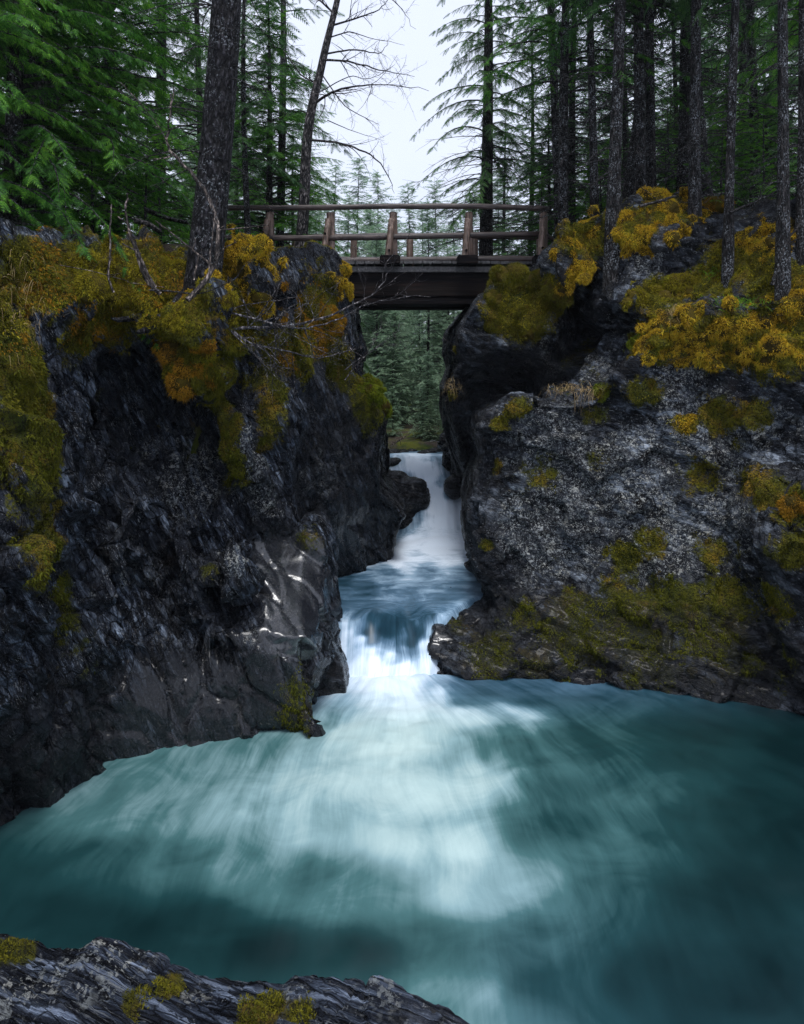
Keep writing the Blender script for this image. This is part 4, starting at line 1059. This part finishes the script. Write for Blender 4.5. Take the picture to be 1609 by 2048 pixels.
K_SLIM = TreeKind(M_BARKL, M_SPR, H=15, r0=.105, z0=4.2, nb=80, Lb=1.9, T=SP_M, seed=21, droop=.55, dead=85, deadL=1.1, zd=(.6, 7), splen=.5)
K_SLIM2 = TreeKind(M_BARKL, M_SPR, H=17, r0=.14, z0=3.6, nb=95, Lb=2.2, T=SP_M, seed=22, droop=.5, dead=95, deadL=1.4, zd=(.6, 7), splen=.5)
K_FULL = TreeKind(M_BARK, M_SPR, H=14, r0=.14, z0=.7, nb=210, Lb=2.4, T=SP_M, seed=23, droop=.55, dead=30, deadL=1.4, zd=(.3, 4), splen=.38, step=.12)
K_EDGE = TreeKind(M_BARK, M_SPR, H=15, r0=.19, z0=2.4, nb=170, Lb=2.1, T=SP_M, seed=24, droop=.75, rise=.2, dead=110, deadL=1.9, zd=(.6, 4.5), splen=.34, step=.09)
K_HEM = TreeKind(M_BARK, M_HEM, H=11, r0=.15, z0=.3, nb=230, Lb=3.0, T=SP_M, seed=25, droop=.7, rise=.28, dead=0, splen=.33, step=.075)
K_BIG = TreeKind(M_BARKB, M_SPR, H=22, r0=.215, z0=6.8, nb=40, Lb=2.0, T=SP_M, seed=26, droop=.5, dead=80, deadL=1.2, zd=(1.8, 8), splen=.55, zb=-.25)
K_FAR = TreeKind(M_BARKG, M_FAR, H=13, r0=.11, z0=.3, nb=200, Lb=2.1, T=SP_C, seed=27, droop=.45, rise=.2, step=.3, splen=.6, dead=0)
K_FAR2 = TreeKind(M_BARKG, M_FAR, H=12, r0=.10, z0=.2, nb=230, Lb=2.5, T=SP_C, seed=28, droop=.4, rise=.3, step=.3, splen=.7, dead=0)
K_HEMHI = TreeKind(M_BARKL, M_HEM, H=13, r0=.11, z0=3.4, nb=120, Lb=2.3, T=SP_M, seed=35, droop=.6, rise=.2, dead=60, deadL=1.0, zd=(.6, 4), splen=.33, step=.085)
K_SAP = TreeKind(M_BARK, M_HEM, H=2.4, r0=.03, z0=.1, nb=44, Lb=.95, T=SP_M, seed=29, droop=.35, rise=.3, splen=.3, step=.11, dead=0)

# the big spruce at the left bank and its neighbours
big = K_BIG.place(W(388, 640, 9.0), 0.0, 1.0, 'big dark leaning spruce at the left cliff edge, in front of the bridge', None, (0, R(5.2)))
for a, L_, dz in [(-2.5, .75, -.22), (-.9, .45, -.38), (-3.0, .9, -.05), (-.1, .8, -.35), (.6, .8, -.1), (2.6, .9, .1)]:
    t_ = Tubes(); e = np.linspace(0, 1, 9)
    P_ = np.stack([np.cos(a + .3 * e) * (.08 + L_ * e), np.sin(a + .3 * e) * (.08 + L_ * e), .38 * (1 - e) ** 2.5 + dz * e ** 1.3 - .05], -1) + RNG.normal(0, .015, (9, 3))
    t_.add(P_, .10 * (1 - e) ** .9 + .014, 9, True, .1)
    link('root', t_.mesh(), M_BARKB, big)
G_L = 'hemlocks on the left bank'
K_HEM.place(at(15, 10.0), 0.3, 1.0, 'bright green hemlock standing at the left edge of the photo', G_L, name='hemlock_tree')
K_HEM.place(at(110, 11.2), 2.1, 1.05, 'bright green hemlock second from the left edge', G_L, name='hemlock_tree')
K_HEM.place(at(225, 13.5), 4.0, 1.0, 'green hemlock behind the bare upright stick on the left bank', G_L, name='hemlock_tree')
K_HEM.place(at(-140, 9.0), 5.0, .9, 'green hemlock partly cut off by the left edge, nearest the camera', G_L, name='hemlock_tree')
K_HEM.place(at(535, 17.5), 1.0, .95, 'green hemlock right of the big spruce trunk behind the left bridge rail', G_L, name='hemlock_tree')
K_FULL.place(at(320, 17.0), 1.3, 1.1, 'dark spruce between the hemlocks and the big trunk', 'spruces on the left bank')
K_FULL.place(at(590, 24.0), 3.3, .80, 'dark spruce behind the bare leaning tree on the left bank', 'spruces on the left bank')
K_SLIM2.place(at(562, 19.0), 2.0, 1.0, 'grey slim spruce trunk right of the big spruce', 'spruces on the left bank')
K_SLIM.place(at(496, 14.0), 0.8, .7, 'thin dark spruce stem close to the right side of the big trunk', 'spruces on the left bank')
for i, (px, d, s) in enumerate([(60, 19, 1.2), (180, 22, 1.3), (400, 22, 1.2), (-60, 15, 1.1), (470, 27, 1.1)]):
    K_FULL.place(at(px, d), i * 1.7, s, 'dark spruce in the dense woods behind the left hemlocks', 'woods on the left')

# right bank trunks
K_EDGE.place(at(975, 17.5, 2.2), .5, .95, 'tall spruce behind the right half of the bridge with branches reaching over the gap', 'trunks on the right bank')
def rt(K, px, pyb, d, rz, s, label, tilt=(0, 0)):
    b = W(px, pyb, d)
    K.place((b.x, b.y, b.z - .1), rz, s, label, 'trunks on the right bank', tilt)
rt(K_SLIM, 1186, 440, 13.0, 1.0, (.75, .75, 1), 'thin spruce trunk just right of the bridge end')
rt(K_SLIM2, 1232, 440, 11.9, 2.0, (.78, .78, 1), 'lichen flecked trunk at the left end of the large orange moss bank', (0, R(-1)))
rt(K_SLIM2, 1250, 425, 13.2, 2.8, (.7, .7, .95), 'brownish trunk leaning left behind the lichen flecked trunk', (0, R(-6)))
rt(K_SLIM2, 1276, 425, 13.0, 3.3, (.8, .8, 1), 'left one of the close pair of thick trunks behind the moss bank', (0, R(1.2)))
rt(K_SLIM2, 1296, 418, 13.4, 4.4, (.7, .7, 1), 'right one of the close pair of thick trunks behind the moss bank', (0, R(.2)))
rt(K_SLIM, 1362, 405, 13.8, 5.1, (1.1, 1.1, 1), 'slim trunk behind the crest of the moss bank', (0, R(1.5)))
rt(K_SLIM2, 1396, 430, 11.6, .7, (.66, .66, 1), 'lichen crusted trunk growing through the right end of the moss bank', (0, R(1.0)))
rt(K_SLIM2, 1418, 400, 13.2, 1.9, (.85, .85, .9), 'brown trunk leaning right behind the lichen crusted trunk', (0, R(8)))
rt(K_SLIM, 1464, 485, 10.8, 2.6, (.66, .66, 1), 'slim straight trunk with its foot low among the right rocks', (0, R(-.5)))
rt(K_SLIM2, 1560, 455, 10.2, 3.9, (.56, .56, 1), 'pale speckled trunk near the right edge above the golden hummocks', (0, R(.3)))
rt(K_SLIM, 1604, 440, 10.6, 4.7, (.7, .7, 1), 'thin dark trunk cut by the right edge')
rt(K_SLIM, 1505, 400, 15.0, 5.7, (1, 1, 1), 'dim slim trunk deep in the woods between the two right trunks')
rt(K_SLIM, 1113, 470, 16.5, .3, (1.1, 1.1, 1), 'grey trunk behind the right end of the bridge rail')
G_B = 'green crowned spruces on the right bank'
K_HEMHI.place(at(1135, 13.6, 2.3), .4, 1.0, 'spruce with bright green boughs high above the right bridge end', G_B)
K_HEMHI.place(at(1640, 11.6, 2.6), 2.4, 1.0, 'spruce with bright green boughs at the upper right corner', G_B)
for i, (px, d, sc_) in enumerate([(1335, 17, .38), (1225, 19, .42), (1455, 16, .40), (1100, 19, .5), (1530, 15, .4), (1180, 16.5, .3)]):
    K_HEM.place(at(px, d), i * 1.3, sc_, 'small bushy hemlock among the right bank trunks', 'young hemlocks on the right bank', name='hemlock_tree')
G_W = 'woods on the right'
for i, (px, d, s, K) in enumerate([(1060, 22, 1.0, K_FULL), (1130, 26, 1.1, K_FULL), (1150, 18, .85, K_FULL), (1220, 27, .8, K_FULL), (1345, 30, .7, K_FULL), (1420, 24, .6, K_FULL), (1480, 18, 1.0, K_FULL), (1560, 20, 1.1, K_FULL), (1620, 14.5, .9, K_FULL), (1350, 19, .7, K_FULL), (1010, 30, 1.0, K_FULL), (1460, 26, 1.1, K_SLIM2), (1250, 30, 1.1, K_SLIM2), (1380, 34, 1.2, K_SLIM2), (1540, 30, 1.2, K_FULL), (1250, 17, .6, K_FULL)]):
    K.place(at(px, d), i * 2.3, s, 'dark spruce in the dim woods behind the right bank trunks', G_W)

# hazy forest beyond the waterfall
rg = np.random.default_rng(77)
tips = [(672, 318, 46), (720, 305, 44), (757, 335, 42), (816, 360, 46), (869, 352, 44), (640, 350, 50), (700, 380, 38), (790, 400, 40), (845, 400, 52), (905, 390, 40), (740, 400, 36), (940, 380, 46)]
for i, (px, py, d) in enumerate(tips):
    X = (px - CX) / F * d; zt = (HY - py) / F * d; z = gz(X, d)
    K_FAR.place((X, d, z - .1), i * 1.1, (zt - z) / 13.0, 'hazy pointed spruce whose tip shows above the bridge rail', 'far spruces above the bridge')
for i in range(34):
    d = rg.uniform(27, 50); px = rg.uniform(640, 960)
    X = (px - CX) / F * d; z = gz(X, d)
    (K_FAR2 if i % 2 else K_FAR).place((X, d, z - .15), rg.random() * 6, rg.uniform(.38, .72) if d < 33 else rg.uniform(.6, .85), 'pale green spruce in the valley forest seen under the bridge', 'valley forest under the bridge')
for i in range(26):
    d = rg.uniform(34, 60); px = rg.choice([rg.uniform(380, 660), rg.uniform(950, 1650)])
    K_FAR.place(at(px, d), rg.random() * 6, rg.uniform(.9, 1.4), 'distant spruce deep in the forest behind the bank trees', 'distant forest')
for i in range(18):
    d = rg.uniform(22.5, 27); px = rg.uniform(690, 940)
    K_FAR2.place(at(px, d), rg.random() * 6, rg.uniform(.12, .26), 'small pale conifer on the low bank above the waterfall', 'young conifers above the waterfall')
# saplings in the shade
for i, (px, d) in enumerate([(330, 11.5), (290, 10.6), (1330, 14.2), (1210, 15), (1440, 12.6), (1520, 12.2), (1090, 16), (610, 16), (60, 9.8), (180, 10.4)]):
    K_SAP.place(at(px, d), i * 1.9, .9, 'young green conifer sapling growing in the shade of the bank trees', 'saplings under the trees', name='conifer_sapling', cat='sapling')

# ------------------------------------------------------------------ bare trees, shrubs, sticks
def twig_tree(bt, pts, r0, r1, rg, nsub, depth, lenf=.45, spread=.9, up=0.0):
    """main limb through given points with recursive side twigs"""
    pts = np.asarray(pts, float)
    # resample with a smooth wobble
    s0 = np.linspace(0, 1, len(pts)); s = np.linspace(0, 1, max(6, len(pts) * 4))
    P = np.stack([np.interp(s, s0, pts[:, c]) for c in range(3)], -1)
    for _ in range(2): P[1:-1] = (P[:-2] + P[2:] + 2 * P[1:-1]) / 4
    Lt = np.linalg.norm(np.diff(P, axis=0), axis=1).sum()
    P = P + rg.normal(0, Lt * .006, P.shape) * s[:, None]
    bt.add(P, r0 + (r1 - r0) * s, 5 if depth > 1 else 3, False)
    if depth <= 0: return
    for j in range(nsub):
        u = rg.uniform(.15, 1); o = np.array([np.interp(u, s, P[:, c]) for c in range(3)])
        d = np.array([np.interp(u, s, np.gradient(P[:, c])) for c in range(3)]); d /= np.linalg.norm(d) + 1e-9
        k = rg.normal(0, spread, 3); k[1] *= .7; k[2] += up; dd = d + k; dd /= np.linalg.norm(dd)
        L = Lt * lenf * rg.uniform(.4, 1) * (1 - .5 * u)
        m = 5; e = np.linspace(0, 1, m)[:, None]
        curl = rg.normal(0, .35, 3)
        q = o + dd * L * e + curl * L * e ** 2
        rr = (r0 + (r1 - r0) * u) * .55
        twig_tree(bt, q, max(rr, .0022), max(r1 * .6, .0014), rg, max(2, int(nsub * .55)), depth - 1, lenf, spread, up)

def limb_thing(name, limbs, mat, label, cat, seed, trunk=None):
    rg = np.random.default_rng(seed)
    r = empty(name, W(*trunk[0][0]) if trunk else W(*limbs[0][0][0]))
    inv = np.array(r.location)
    if trunk:
        t = Tubes(); P = np.array([list(W(*p)) for p in trunk[0]]) - inv
        s0 = np.linspace(0, 1, len(P)); s = np.linspace(0, 1, 20)
        P = np.stack([np.interp(s, s0, P[:, c]) for c in range(3)], -1)
        P[1:-1] = (P[:-2] + P[2:] + 2 * P[1:-1]) / 4
        t.add(P, np.linspace(trunk[1], trunk[2], 20), 10, True, .08)
        link('trunk', t.mesh(), mat, r)
    for (pts, r0, r1, ns, dp) in limbs:
        b = Tubes(); twig_tree(b, np.array([list(W(*p)) for p in pts]) - inv, r0, r1, rg, ns, dp)
        link('branch', b.mesh(), mat, r)
    return tag(r, label, cat)

D = 15.5
limb_thing('bare_tree', [
   ([(632, 205, D), (660, 185, D - .3), (710, 172, D - .8), (760, 168, D - 1.2), (860, 178, D - 1.6)], .035, .004, 13, 2),
   ([(650, 120, D), (695, 122, D - .3), (760, 140, D - .8), (830, 153, D - 1.2)], .03, .004, 12, 2),
   ([(652, 108, D), (710, 98, D + .3), (760, 108, D + .6), (775, 90, D + .8)], .024, .004, 9, 2),
   ([(668, 50, D), (710, 38, D - .4), (760, 20, D - .7), (785, -10, D - .8)], .025, .004, 10, 2),
   ([(660, 75, D), (700, 62, D), (735, 75, D), (810, 90, D)], .018, .003, 8, 2),
   ([(620, 280, D), (680, 285, D - .5), (740, 305, D - .9), (780, 350, D - 1.2), (788, 385, D - 1.3)], .03, .004, 10, 2),
   ([(655, 240, D), (700, 260, D), (770, 281, D)], .014, .003, 5, 1),
   ([(640, 170, D), (600, 150, D), (570, 100, D), (540, 90, D)], .022, .004, 9, 2),
   ([(672, 30, D), (640, 0, D), (600, -30, D)], .03, .004, 10, 2),
   ([(645, 150, D), (690, 215, D), (740, 240, D), (760, 250, D)], .016, .003, 9, 2),
   ([(622, 230, D), (590, 215, D), (560, 240, D), (520, 250, D)], .016, .003, 9, 2),
   ([(690, -40, D), (740, -30, D), (800, 10, D - .5), (830, 60, D - .8)], .02, .003, 12, 2),
   ([(630, 190, D), (700, 150, D), (740, 160, D), (790, 130, D)], .014, .003, 12, 2)],
   M_BARKG, 'leafless leaning tree with bare twigs spread against the white sky left of the gap', 'tree', 801,
   ([(600, 520, D), (608, 430, D), (612, 310, D), (620, 230, D), (640, 150, D), (655, 80, D), (676, 0, D), (690, -80, D)], .14, .05))
D = 8.3
limb_thing('bare_shrub', [
   ([(430, 660, 8.6), (500, 655, 8.7), (560, 655, 8.8), (640, 640, 9.0), (720, 605, 9.2), (765, 575, 9.3), (785, 530, 9.3)], .024, .005, 14, 2),
   ([(440, 640, 8.6), (500, 690, 8.7), (570, 700, 8.8), (640, 720, 9.0), (700, 700, 9.2)], .018, .004, 18, 2),
   ([(440, 620, 8.6), (520, 640, 8.7), (600, 660, 8.8), (680, 640, 9.1), (740, 600, 9.3), (860, 590, 9.5)], .016, .004, 14, 2),
   ([(450, 650, 8.6), (520, 720, 8.7), (560, 760, 8.8)], .012, .003, 16, 2),
   ([(430, 640, 8.6), (480, 610, 8.7), (560, 600, 8.9), (620, 590, 9)], .008, .002, 9, 2)],
   M_TWIGP, 'tangle of bare grey twigs hanging over the left cliff toward the bridge', 'shrub', 802)
limb_thing('bare_shrub', [
   ([(690, 760, 12.2), (720, 720, 12.3), (760, 690, 12.5), (800, 660, 12.8)], .012, .003, 14, 2),
   ([(690, 740, 12.2), (740, 700, 12.3), (770, 640, 12.4)], .010, .002, 12, 2)],
   M_TWIGP, 'small bare bush on the rock left of the gap under the bridge', 'shrub', 803)
def stick(pts, r0, r1, mat, label, seed, ns=2, dp=1, name='dead_branch', cat='branch'):
    rg = np.random.default_rng(seed); loc = W(*pts[0])
    b = Tubes(); twig_tree(b, np.array([list(W(*p) - loc) for p in pts]), r0, r1, rg, ns, dp, .3)
    o = link(name, b.mesh(), mat); o.location = loc
    return tag(o, label, cat)
stick([(322, 588, 8.3), (295, 565, 8.3), (278, 520, 8.3), (262, 470, 8.3), (250, 430, 8.4), (255, 388, 8.4)], .028, .016, M_STICK, 'tall pale broken stick standing on the left cliff edge', 811, 3)
stick([(312, 575, 8.3), (290, 540, 8.3), (268, 480, 8.2)], .026, .014, M_STICK, 'reddish broken stick crossing the tall pale stick', 812, 1)
stick([(228, 585, 8.2), (216, 555, 8.2), (222, 500, 8.2), (220, 450, 8.2), (224, 408, 8.2)], .018, .008, M_STICK, 'thin wavy dead stick left of the tall pale stick', 813, 3)
stick([(375, 600, 8.0), (405, 570, 8.1), (432, 530, 8.2), (440, 460, 8.3), (420, 390, 8.3), (380, 345, 8.3), (330, 285, 8.3), (340, 230, 8.3), (342, 190, 8.4)], .034, .012, M_STICK, 'crooked pale limb climbing across the big spruce trunk', 814, 7, 2)
stick([(388, 560, 8.05), (398, 510, 8.1)], .016, .008, M_STICK, 'short orange broken stub at the foot of the big spruce', 815, 0, 0)
stick([(300, 580, 8.1), (340, 582, 8.1), (400, 590, 8.1), (470, 560, 8.2), (490, 530, 8.2)], .014, .004, M_TWIG, 'curved fallen twig below the big spruce', 816, 5)
stick([(120, 530, 7.8), (200, 545, 7.8), (260, 565, 7.9), (330, 575, 8)], .006, .003, M_STICK, 'long thin twig lying across the yellow green moss bank', 817, 4)
stick([(270, 440, 9.6), (300, 448, 9.7), (322, 464, 9.8)], .05, .04, M_BARKG, 'grey fallen log end lying left of the big spruce', 818, 0, 0, 'fallen_log', 'log')
stick([(290, 418, 10.4), (330, 435, 10.4), (375, 445, 10.5)], .045, .035, M_BARK, 'dark mossy fallen log behind the grey log end', 819, 0, 0, 'fallen_log', 'log')
stick([(1280, 412, 11.0), (1320, 402, 11.1), (1352, 392, 11.2)], .03, .02, M_BARKG, 'weathered log lying on the crest of the right moss bank', 820, 1, 1, 'fallen_log', 'log')
stick([(1460, 425, 10.6), (1510, 405, 10.7), (1560, 380, 10.9)], .03, .02, M_BARK, 'dark fallen branch behind the slim right trunk', 821, 2)
stick([(1545, 570, 9.5), (1560, 520, 9.6), (1575, 480, 9.7), (1600, 450, 9.8), (1609, 400, 9.9)], .03, .012, M_BARK, 'thin dark stem rising between the golden hummocks at the right edge', 822, 4)
stick([(780, 893, 19.5), (800, 880, 19.6), (820, 868, 19.7)], .03, .012, M_STICK, 'pale driftwood branch on the bank above the waterfall', 823, 3)
stick([(905, 690, 13.4), (880, 670, 13.4), (855, 650, 13.4)], .01, .003, M_TWIG, 'bare twig poking left from the right rock under the bridge', 824, 4)

def grass(label, cat, px, py, spread, n, L, droop, mat, seed, bias=(0, 0, 0), name='grass_tuft'):
    rg = np.random.default_rng(seed); T = []
    for i in range(n):
        c, nn = hit(px + rg.normal(0, spread[0]), py + rg.normal(0, spread[1]))
        d = np.array(nn) * .6 + np.array([0, 0, .5]) + rg.normal(0, .35, 3) + np.array(bias); d /= np.linalg.norm(d)
        l = L * rg.uniform(.6, 1.2); o = np.array(c); side = np.cross(d, [0, 1, 0]); side /= np.linalg.norm(side) + 1e-9
        prev = o; w = .0035
        for k in range(5):
            t = (k + 1) / 5
            q = o + d * l * t + np.array([0, -.05, -droop]) * l * t * t
            w2 = .0035 * (1 - t * .85)
            T.append([prev - side * w, prev + side * w, q]); T.append([prev + side * w, q + side * w2, q - side * w2])
            prev = q; w = w2
    return tag(link(name, soup(np.array(T)), mat), label, cat)
def plain(name, c1, c2, rough=.8):
    b = NB(name); c = b.mix(b.island(), c1, c2); return b.done(b.pr(c, rough, None, .2))
M_STRAW = plain('straw', (0.55, 0.42, 0.22), (0.30, 0.20, 0.09))
M_GRASS = plain('grass_green', (0.10, 0.30, 0.02), (0.22, 0.38, 0.03))
grass('dry straw coloured grass drooping from the top of the lichen wall', 'grass', 1150, 778, (26, 5), 130, .34, 1.3, M_STRAW, 901, (-.35, -.2, 0))
grass('dry pinkish grass tuft on the left part of the golden shelf', 'grass', 1350, 625, (9, 6), 60, .26, .9, M_STRAW, 902)
grass('fresh green grass on top of the golden shelf', 'grass', 1480, 605, (32, 6), 170, .13, .3, M_GRASS, 903)
grass('green grass blades in front of the slim trunk on the right', 'grass', 1425, 545, (14, 10), 60, .14, .4, M_GRASS, 904)
grass('dry grass tuft on the rock nose at the left side of the dark right wall', 'grass', 905, 770, (8, 10), 70, .26, 1.2, M_STRAW, 905)
grass('dry brown grass hanging down the far left rock column', 'grass', 40, 600, (25, 70), 90, .16, 1.6, M_STRAW, 906)

# ------------------------------------------------------------------ the footbridge
BY0, BY1 = 14.7, 17.2
def bridge():
    r = empty('footbridge', (0.9, BY0, 2.6))
    o = Vector(r.location)
    rg = np.random.default_rng(55)
    Z = lambda py, d=BY0: (HY - py) / F * d
    X = lambda px, d=BY0: (px - CX) / F * d
    def log(name, pts, rad, mat=M_LOG, k=14):
        P = np.array(pts, float) - np.array(o)
        s0 = np.linspace(0, 1, len(P)); s = np.linspace(0, 1, 24)
        P = np.stack([np.interp(s, s0, P[:, c]) for c in range(3)], -1)
        P += rg.normal(0, .003, P.shape)
        t = Tubes(); t.add(P, rad * (1 + rg.normal(0, .02, 24)), k, True, .06)
        return link(name, t.mesh(), mat, r)
    def box(name, x0, x1, y0, y1, z0, z1, mat, bev=.01, rot=0, parent=None):
        bm = bmesh.new(); bmesh.ops.create_cube(bm, size=1)
        c = Vector(((x0 + x1) / 2, (y0 + y1) / 2, (z0 + z1) / 2)) - o
        for v in bm.verts: v.co = Vector((v.co.x * (x1 - x0), v.co.y * (y1 - y0), v.co.z * (z1 - z0))) + c
        bmesh.ops.bevel(bm, geom=bm.edges[:], offset=bev, segments=2, affect='EDGES')
        me = bpy.data.meshes.new(name); bm.to_mesh(me); bm.free()
        return link(name, me, mat, parent or r)
    arch = [(430, 416), (560, 416), (660, 415), (780, 413), (935, 412), (1020, 414), (1098, 418)]
    log('top_rail', [(X(a), BY0, Z(b)) for a, b in arch], .058)
    log('middle_rail', [(X(a), BY0 + .03, Z(b)) for a, b in [(450, 476), (560, 476), (660, 475), (783, 473), (935, 470), (1082, 468)]], .062)
    log('middle_rail', [(X(1088), BY0 + .03, Z(466)), (X(1120), BY0 + .2, Z(482)), (X(1145), BY0 + .3, Z(496))], .045)
    log('curb_log', [(X(a), BY0 - .02, Z(b)) for a, b in [(640, 523), (720, 522), (783, 521), (935, 519), (1030, 518), (1115, 521)]], .07)
    posts = [535, 657, 783, 935, 1085]
    braces = []
    for i, a in enumerate(posts):
        yb = [492, 500, 518, 515, 514][i]
        log('post', [(X(a + 5), BY0 + .10, Z(yb + 10)), (X(a + 4), BY0 + .08, Z(424))], .085, M_POST)
        braces.append(log('brace', [(X(a - 6), BY0 - .17, Z(yb)), (X(a - 1), BY0 - .08, Z(462)), (X(a + 1), BY0 - .01, Z(440))], .070, M_POST, 12))
        if i > 1 or i == 1:
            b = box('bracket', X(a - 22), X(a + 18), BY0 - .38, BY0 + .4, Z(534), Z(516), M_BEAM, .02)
    # knots and bolt plates on the braces
    for i, a in enumerate(posts):
        t = Tubes(); zc = Z([470, 472, 505, 505, 500][i]); cx = X(a - 4)
        t.add(np.array([(cx, BY0 - .255, zc), (cx, BY0 - .20, zc)]) - np.array(o), .026, 8, True)
        link('bolt', t.mesh(), M_BEAM, braces[i])
    k = BY1
    farp = [(592, 500), (708, 512), (820, 512), (950, 512), (1080, 512), (470, 500)]
    def fx(px): return (px - CX) / F * k
    for a, b in farp:
        log('post', [(fx(a), k, 2.58), (fx(a), k, 3.58)], .085, M_POST)
    log('top_rail', [(fx(400), k + .02, 3.60), (fx(800), k + .02, 3.69), (fx(1090), k + .02, 3.62)], .058)
    log('middle_rail', [(fx(400), k, 3.06), (fx(800), k, 3.11), (fx(1090), k, 3.06)], .05)
    log('curb_log', [(fx(600), k - .05, 2.68), (fx(800), k - .05, 2.72), (fx(1090), k - .05, 2.68)], .07)
    # deck planks, run across the bridge
    x = X(500); i = 0
    while x < X(1125):
        w = .19; c = .03 * math.sin((x + 2.2) / 5.6 * math.pi)
        box('deck_plank', x, x + w, BY0 - .12, BY1 + .1, 2.50 + c, 2.56 + c, M_PLANK, .006)
        x += w + .012
    # stringers
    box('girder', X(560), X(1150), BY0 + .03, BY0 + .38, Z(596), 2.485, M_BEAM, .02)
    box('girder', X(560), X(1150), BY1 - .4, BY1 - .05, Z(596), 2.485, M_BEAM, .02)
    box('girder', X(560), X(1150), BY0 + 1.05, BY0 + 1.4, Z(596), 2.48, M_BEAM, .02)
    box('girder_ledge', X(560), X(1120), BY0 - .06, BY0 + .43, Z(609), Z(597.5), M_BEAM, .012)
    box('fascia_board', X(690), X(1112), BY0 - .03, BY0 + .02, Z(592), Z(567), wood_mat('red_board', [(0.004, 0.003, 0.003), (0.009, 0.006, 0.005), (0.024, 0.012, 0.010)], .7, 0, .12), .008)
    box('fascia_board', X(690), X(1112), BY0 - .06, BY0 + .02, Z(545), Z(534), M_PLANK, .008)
    tag(r, 'rustic log footbridge crossing the gorge between the cliffs', 'bridge')
bridge()

# ------------------------------------------------------------------ labels that single out each tree of a group
def ordinal(n):
    return f"{n}{'th' if 10 <= n % 100 <= 20 else {1: 'st', 2: 'nd', 3: 'rd'}.get(n % 10, 'th')}"
def relabel(group, tmpl):
    def sx(o):
        v = o.data.vertices[0].co if o.type == 'MESH' and o.location.length < 1e-6 else o.location
        return v.x / v.y
    g = sorted([o for o in C.objects if o.get('group') == group and o.parent is None], key=sx)
    for i, o in enumerate(g): o['label'] = tmpl.format(ordinal(i + 1))
relabel('woods on the right', 'dark spruce in the dim woods behind the right bank trunks, {} from the left')
relabel('woods on the left', 'dark spruce in the dense woods behind the left hemlocks, {} from the left')
relabel('valley forest under the bridge', 'pale green spruce in the valley forest under the bridge, {} from the left')
relabel('far spruces above the bridge', 'hazy pointed spruce with its tip above the bridge rail, {} from the left')
relabel('distant forest', 'distant spruce deep in the forest behind the bank trees, {} from the left')
relabel('saplings under the trees', 'young green conifer sapling in the shade of bank trees, {} from the left')
relabel('young hemlocks on the right bank', 'small bushy hemlock among the right bank trunks, {} from the left')
relabel('young conifers above the waterfall', 'small pale conifer on the low bank above the waterfall, {} from the left')
relabel('stones along the waterfall crest', 'small stone in the row along the waterfall crest, {} from the left')

# ------------------------------------------------------------------ damp air
def haze_box():
    bm = bmesh.new(); bmesh.ops.create_cube(bm, size=1)
    for v in bm.verts: v.co = Vector((v.co.x * 170, v.co.y * 160 + 70, v.co.z * 50 + 17))
    me = bpy.data.meshes.new('haze'); bm.to_mesh(me); bm.free()
    m, nt, n, l = new_mat('damp_air')
    o = n.new('ShaderNodeOutputMaterial'); v = n.new('ShaderNodeVolumePrincipled')
    v.inputs['Color'].default_value = (.82, .90, 1.0, 1)
    v.inputs['Density'].default_value = HAZE
    v.inputs['Anisotropy'].default_value = 0.2
    l.new(v.outputs[0], o.inputs['Volume'])
    return tag(link('haze', me, m), kind='stuff')
HAZE = 0.0003
if HAZE > 0: haze_box()
